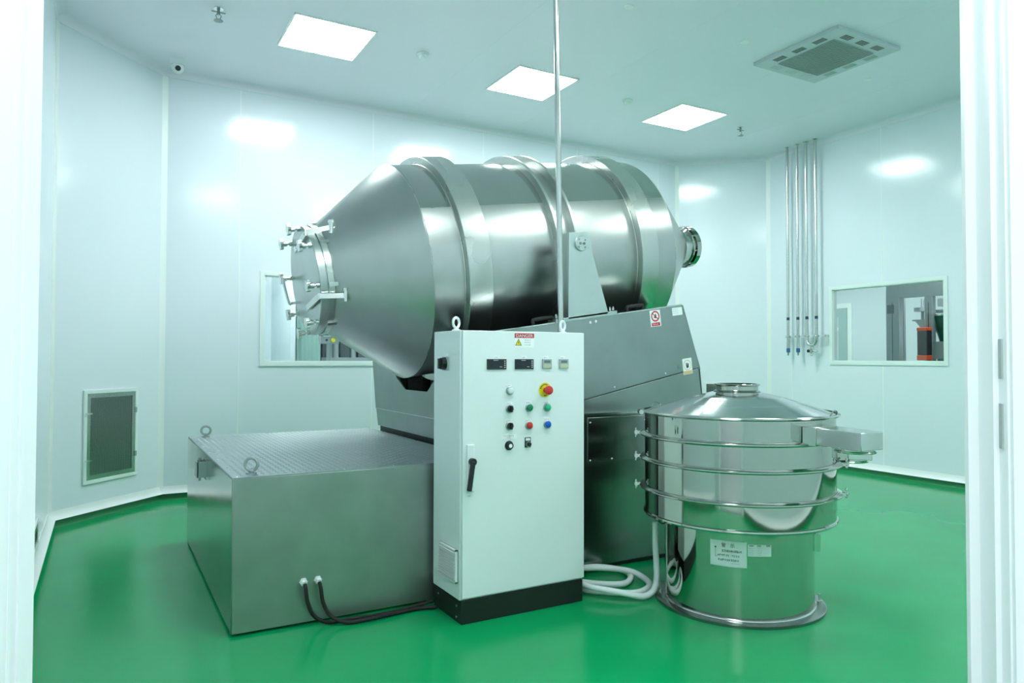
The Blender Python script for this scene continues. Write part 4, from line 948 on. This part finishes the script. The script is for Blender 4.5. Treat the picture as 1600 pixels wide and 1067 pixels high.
def packing_room():
    # room column and pale partition on the left, green curtain panel
    mb = MB(); mb.box((2.04, 9.2, 0), (2.10, 10.4, 2.9)); struct(link('wall_packing_partition', mb, M_NEXTW))
    mb = MB()
    for k in range(10): mb.prism([V(2.14+.03*k, 9.30+.012*(k % 2), .0), V(2.17+.03*k, 9.30+.012*((k+1) % 2), .0), V(2.17+.03*k, 9.303+.012*((k+1) % 2), .0), V(2.14+.03*k, 9.303+.012*(k % 2), .0)], (0, 0, 2.3))
    tag(link('strip_curtain', mb, plain('green_curtain', (.30, .46, .42), .4)), 'pale green hanging strip curtain in the room behind the back window', 'curtain')
    t = thing('operator_panel', (2.46, 8.95, 0), 'grey operator terminal with dark screen and yellow stop button behind the back window', 'operator panel')
    mb = MB(); mb.box((2.34, 8.90, 1.47), (2.57, 9.0, 1.70)); link('terminal_box', mb, M_GREYM, t, bevel=.004)
    mb = MB(); mb.box((2.37, 8.892, 1.56), (2.50, 8.90, 1.68)); s_ = link('screen_bezel', mb, M_LABEL, t)
    mb = MB(); mb.box((2.38, 8.889, 1.57), (2.49, 8.8925, 1.67)); link('screen', mb, plain('blue_screen', (.03, .09, .13), .2), t)
    mb = MB(); mb.cyl((2.49, 8.90, 1.515), (2.49, 8.87, 1.515), .024, n=16); link('stop_button', mb, M_YEL, t)
    mb = MB(); mb.cyl((2.41, 8.90, 1.515), (2.41, 8.885, 1.515), .014, n=12); link('selector', mb, M_BPLAS, t)
    mb = MB(); mb.cyl((2.46, 8.95, 0), (2.46, 8.95, 1.47), .035, n=16); mb.cyl((2.46, 8.95, 0), (2.46, 8.95, .02), .16, n=24); link('stand', mb, M_GREYM, t)
    t = thing('packing_machine', (2.95, 9.3, 0), 'dark grey machine frame with columns behind the back window', 'machine')
    mb = MB(); mb.box((2.48, 9.4, 0), (3.5, 9.9, 1.30)); link('machine_base', mb, M_GREYM, t)
    for u in (2.50, 2.74, 2.98, 3.25):
        mb = MB(); mb.box((u, 9.42, 1.30), (u+.12, 9.52, 2.2)); link('column', mb, plain('dark_column', (.05, .07, .08), .4), t)
    mb = MB(); mb.box((2.48, 9.4, 2.2), (3.5, 9.9, 2.3)); link('machine_head', mb, M_GREYM, t)
    mb = MB(); mb.cyl((2.68, 9.45, 1.30), (2.68, 9.45, 1.50), .04, n=16); mb.cyl((2.92, 9.48, 1.30), (2.92, 9.48, 1.75), .05, n=16); mb.box((3.10, 9.45, 1.3), (3.2, 9.6, 1.42)); link('feed_unit', mb, M_GREYM, t)
    t = thing('work_table', (2.2, 8.6, 0), 'white work table seen through the back window', 'table')
    mb = MB(); mb.box((1.95, 8.35, 1.215), (2.42, 8.80, 1.25)); link('tabletop', mb, M_WHITE, t)
    for u in (1.97, 2.38):
        for v in (8.37, 8.76):
            mb = MB(); mb.box((u, v, 0), (u+.03, v+.03, 1.215)); link('leg', mb, M_GREYM, t)
packing_room()
def press_room():
    # far door
    mb = MB(); mb.box((10.98, 7.72, 0), (11.0, 8.75, 2.24)); o = struct(link('door_2', mb, M_FRAMEW))
    mb = MB(); mb.box((10.965, 7.80, 0), (10.98, 8.68, 2.16)); link('door_leaf', mb, plain('door_grey', (.34, .48, .48), .4), o)
    mb = MB(); mb.box((10.960, 7.96, .9), (10.965, 8.5, 2.02)); link('vision_panel', mb, plain('door_glass', (.52, .66, .66), .2), o)
    mb = MB(); mb.box((10.955, 7.96, 1.78), (10.960, 8.5, 1.83)); link('glazing_bar', mb, M_FRAMEW, o)
    t = thing('tablet_press', (9.3, 5.3, 0), 'grey steel cabinet machine with open glazed frame behind the right window', 'machine')
    X = 9.2
    mb = MB()
    mb.box((X, 5.77, 0), (X+.08, 5.955, 2.30)); mb.box((X, 5.77, 2.105), (X+.08, 4.75, 2.32)); mb.box((X, 5.33, 0), (X+.08, 5.43, 2.105)); mb.box((X, 4.75, 0), (X+.08, 4.85, 2.105))
    link('front_frame', mb, M_GREYM, t, bevel=.004)
    mb = MB(); mb.box((X+.08, 5.755, 0), (X+.12, 5.77, 2.3)); link('side_panel', mb, M_GREYM, t)
    mb = MB(); mb.box((X-.012, 5.842, 1.905), (X, 5.93, 2.02)); link('control_label', mb, plain('slate', (.06, .11, .13), .4), t)
    mb = MB()
    mb.box((X-.003, 5.862, .2), (X, 5.868, 2.05)); mb.box((X-.003, 5.375, .2), (X, 5.381, 2.02)); link('door_gap', mb, M_BPLAS, t)
    mb = MB(); mb.cyl((X+.30, 5.634, 1.93), (X+.30, 5.634, 1.98), .10, n=20); mb.cyl((X+.30, 5.634, 1.80), (X+.30, 5.634, 2.10), .018, n=12); mb.cyl((X+.30, 5.593, 1.80), (X+.30, 5.593, 2.10), .012, n=12)
    mb.box((X+.22, 5.541, 1.80), (X+.38, 5.727, 1.82)); mb.prism([V(X+.22, 5.686, 1.80), V(X+.22, 5.541, 1.80), V(X+.22, 5.541, 1.62)], (.16, 0, 0)); mb.tube([(X+.3, 5.665, 1.80), (X+.3, 5.665, 1.66), (X+.3, 5.603, 1.655)], .008, 8)
    link('punch_assembly', mb, M_GREYM, t)
    mb = MB(); mb.box((X+.01, 4.995, 1.30), (X+.35, 5.490, 1.52)); mb.cyl((X+.28, 5.305, 1.5), (X+.28, 5.305, 2.05), .03, n=12); mb.cyl((X+.28, 5.150, 1.5), (X+.28, 5.150, 2.05), .03, n=12); mb.box((X+.1, 5.047, 1.9), (X+.4, 5.459, 1.93)); mb.box((X+.2, 5.202, 1.98), (X+.3, 5.377, 2.08))
    link('turret_unit', mb, M_GREYM, t)
    mb = MB(); mb.lathe([(0, .0), (0, .06), (.36, .16), (.38, .16), (.38, 0)], (X+.20, 5.274, 1.48), (0, 0, 1), 24); link('hopper', mb, M_DGREEN, t)
    mb = MB(); mb.lathe([(0, .161), (.02, .165), (.02, .15)], (X+.20, 5.274, 1.85), (0, 0, 1), 24); link('hopper_rim', mb, M_BRIGHT, t)
    mb = MB(); mb.box((X+.10, 4.85, 0), (X+.7, 5.33, 1.30)); link('machine_body', mb, M_GREYM, t)
    t = thing('door_buffer', (9.14, 5.40, 1.28), 'black and orange safety column on the steel cabinet frame behind the right window', 'safety device')
    mb = MB(); mb.box((9.09, 5.335, 1.345), (X-.006, 5.465, 1.66)); link('column', mb, M_BPLAS, t, bevel=.006)
    mb = MB(); mb.box((9.085, 5.33, 1.655), (X-.006, 5.47, 1.70)); link('end_cap', mb, M_ORANGE, t, bevel=.008)
    mb = MB(); mb.box((9.085, 5.33, 1.28), (X-.006, 5.47, 1.345)); link('end_cap', mb, M_ORANGE, t, bevel=.008)
press_room()

# ------------------------------------------------------------------ the corridor the camera stands in
def corridor():
    k0 = K-.1*math.sqrt(2)-.003; h = 2.7; Lx = 2.6
    d = V(r2, -r2, 0); n_ = V(-r2, -r2, 0); c0 = V(k0/2, k0/2, 0)
    def P(a, b): q = c0+d*a+n_*b; return (q.x, q.y)
    poly = [P(-1.9, 0), P(-1.9, 2.6), P(1.9, 2.6), P(1.9, 0)]
    slab('floor_corridor', poly, -.05, 0, plain('corridor_floor', (.35, .45, .42), .3)); slab('ceiling_corridor', poly, h, h+.05, M_CEIL)
    mcw = plain('corridor_wall', (.72, .80, .82), .5)
    wall('wall_corridor_back', P(-1.9, 2.6), P(1.9, 2.6), 0, h, mcw, (n_.x, n_.y), .05)
    wall('wall_corridor_left', P(-1.9, 0), P(-1.9, 2.6), 0, h, mcw, (-d.x, -d.y), .05)
    wall('wall_corridor_right', P(1.9, 0), P(1.9, 2.6), 0, h, mcw, (d.x, d.y), .05)
    for i, b in enumerate((.55, 1.75)):
        q = c0+n_*b
        t = thing('ceiling_light', (q.x, q.y, h), 'corridor ceiling light %s the doorway, out of frame' % ('just outside' if i == 0 else 'further back from'), 'ceiling light')
        M = basis((q.x, q.y, h), d, n_)
        mb = MB(); mb.box((-.6, -.28, -.014) if M.to_3x3().col[2].z > 0 else (-.6, -.28, .008), (.6, .28, -.009) if M.to_3x3().col[2].z > 0 else (.6, .28, .014), M); link('diffuser', mb, M_LIGHT2, t)
        mb = MB(); mb.box((-.62, -.30, -.009) if M.to_3x3().col[2].z > 0 else (-.62, -.30, 0), (.62, .30, 0) if M.to_3x3().col[2].z > 0 else (.62, .30, .008), M); link('frame', mb, M_TRIM, t)
corridor()
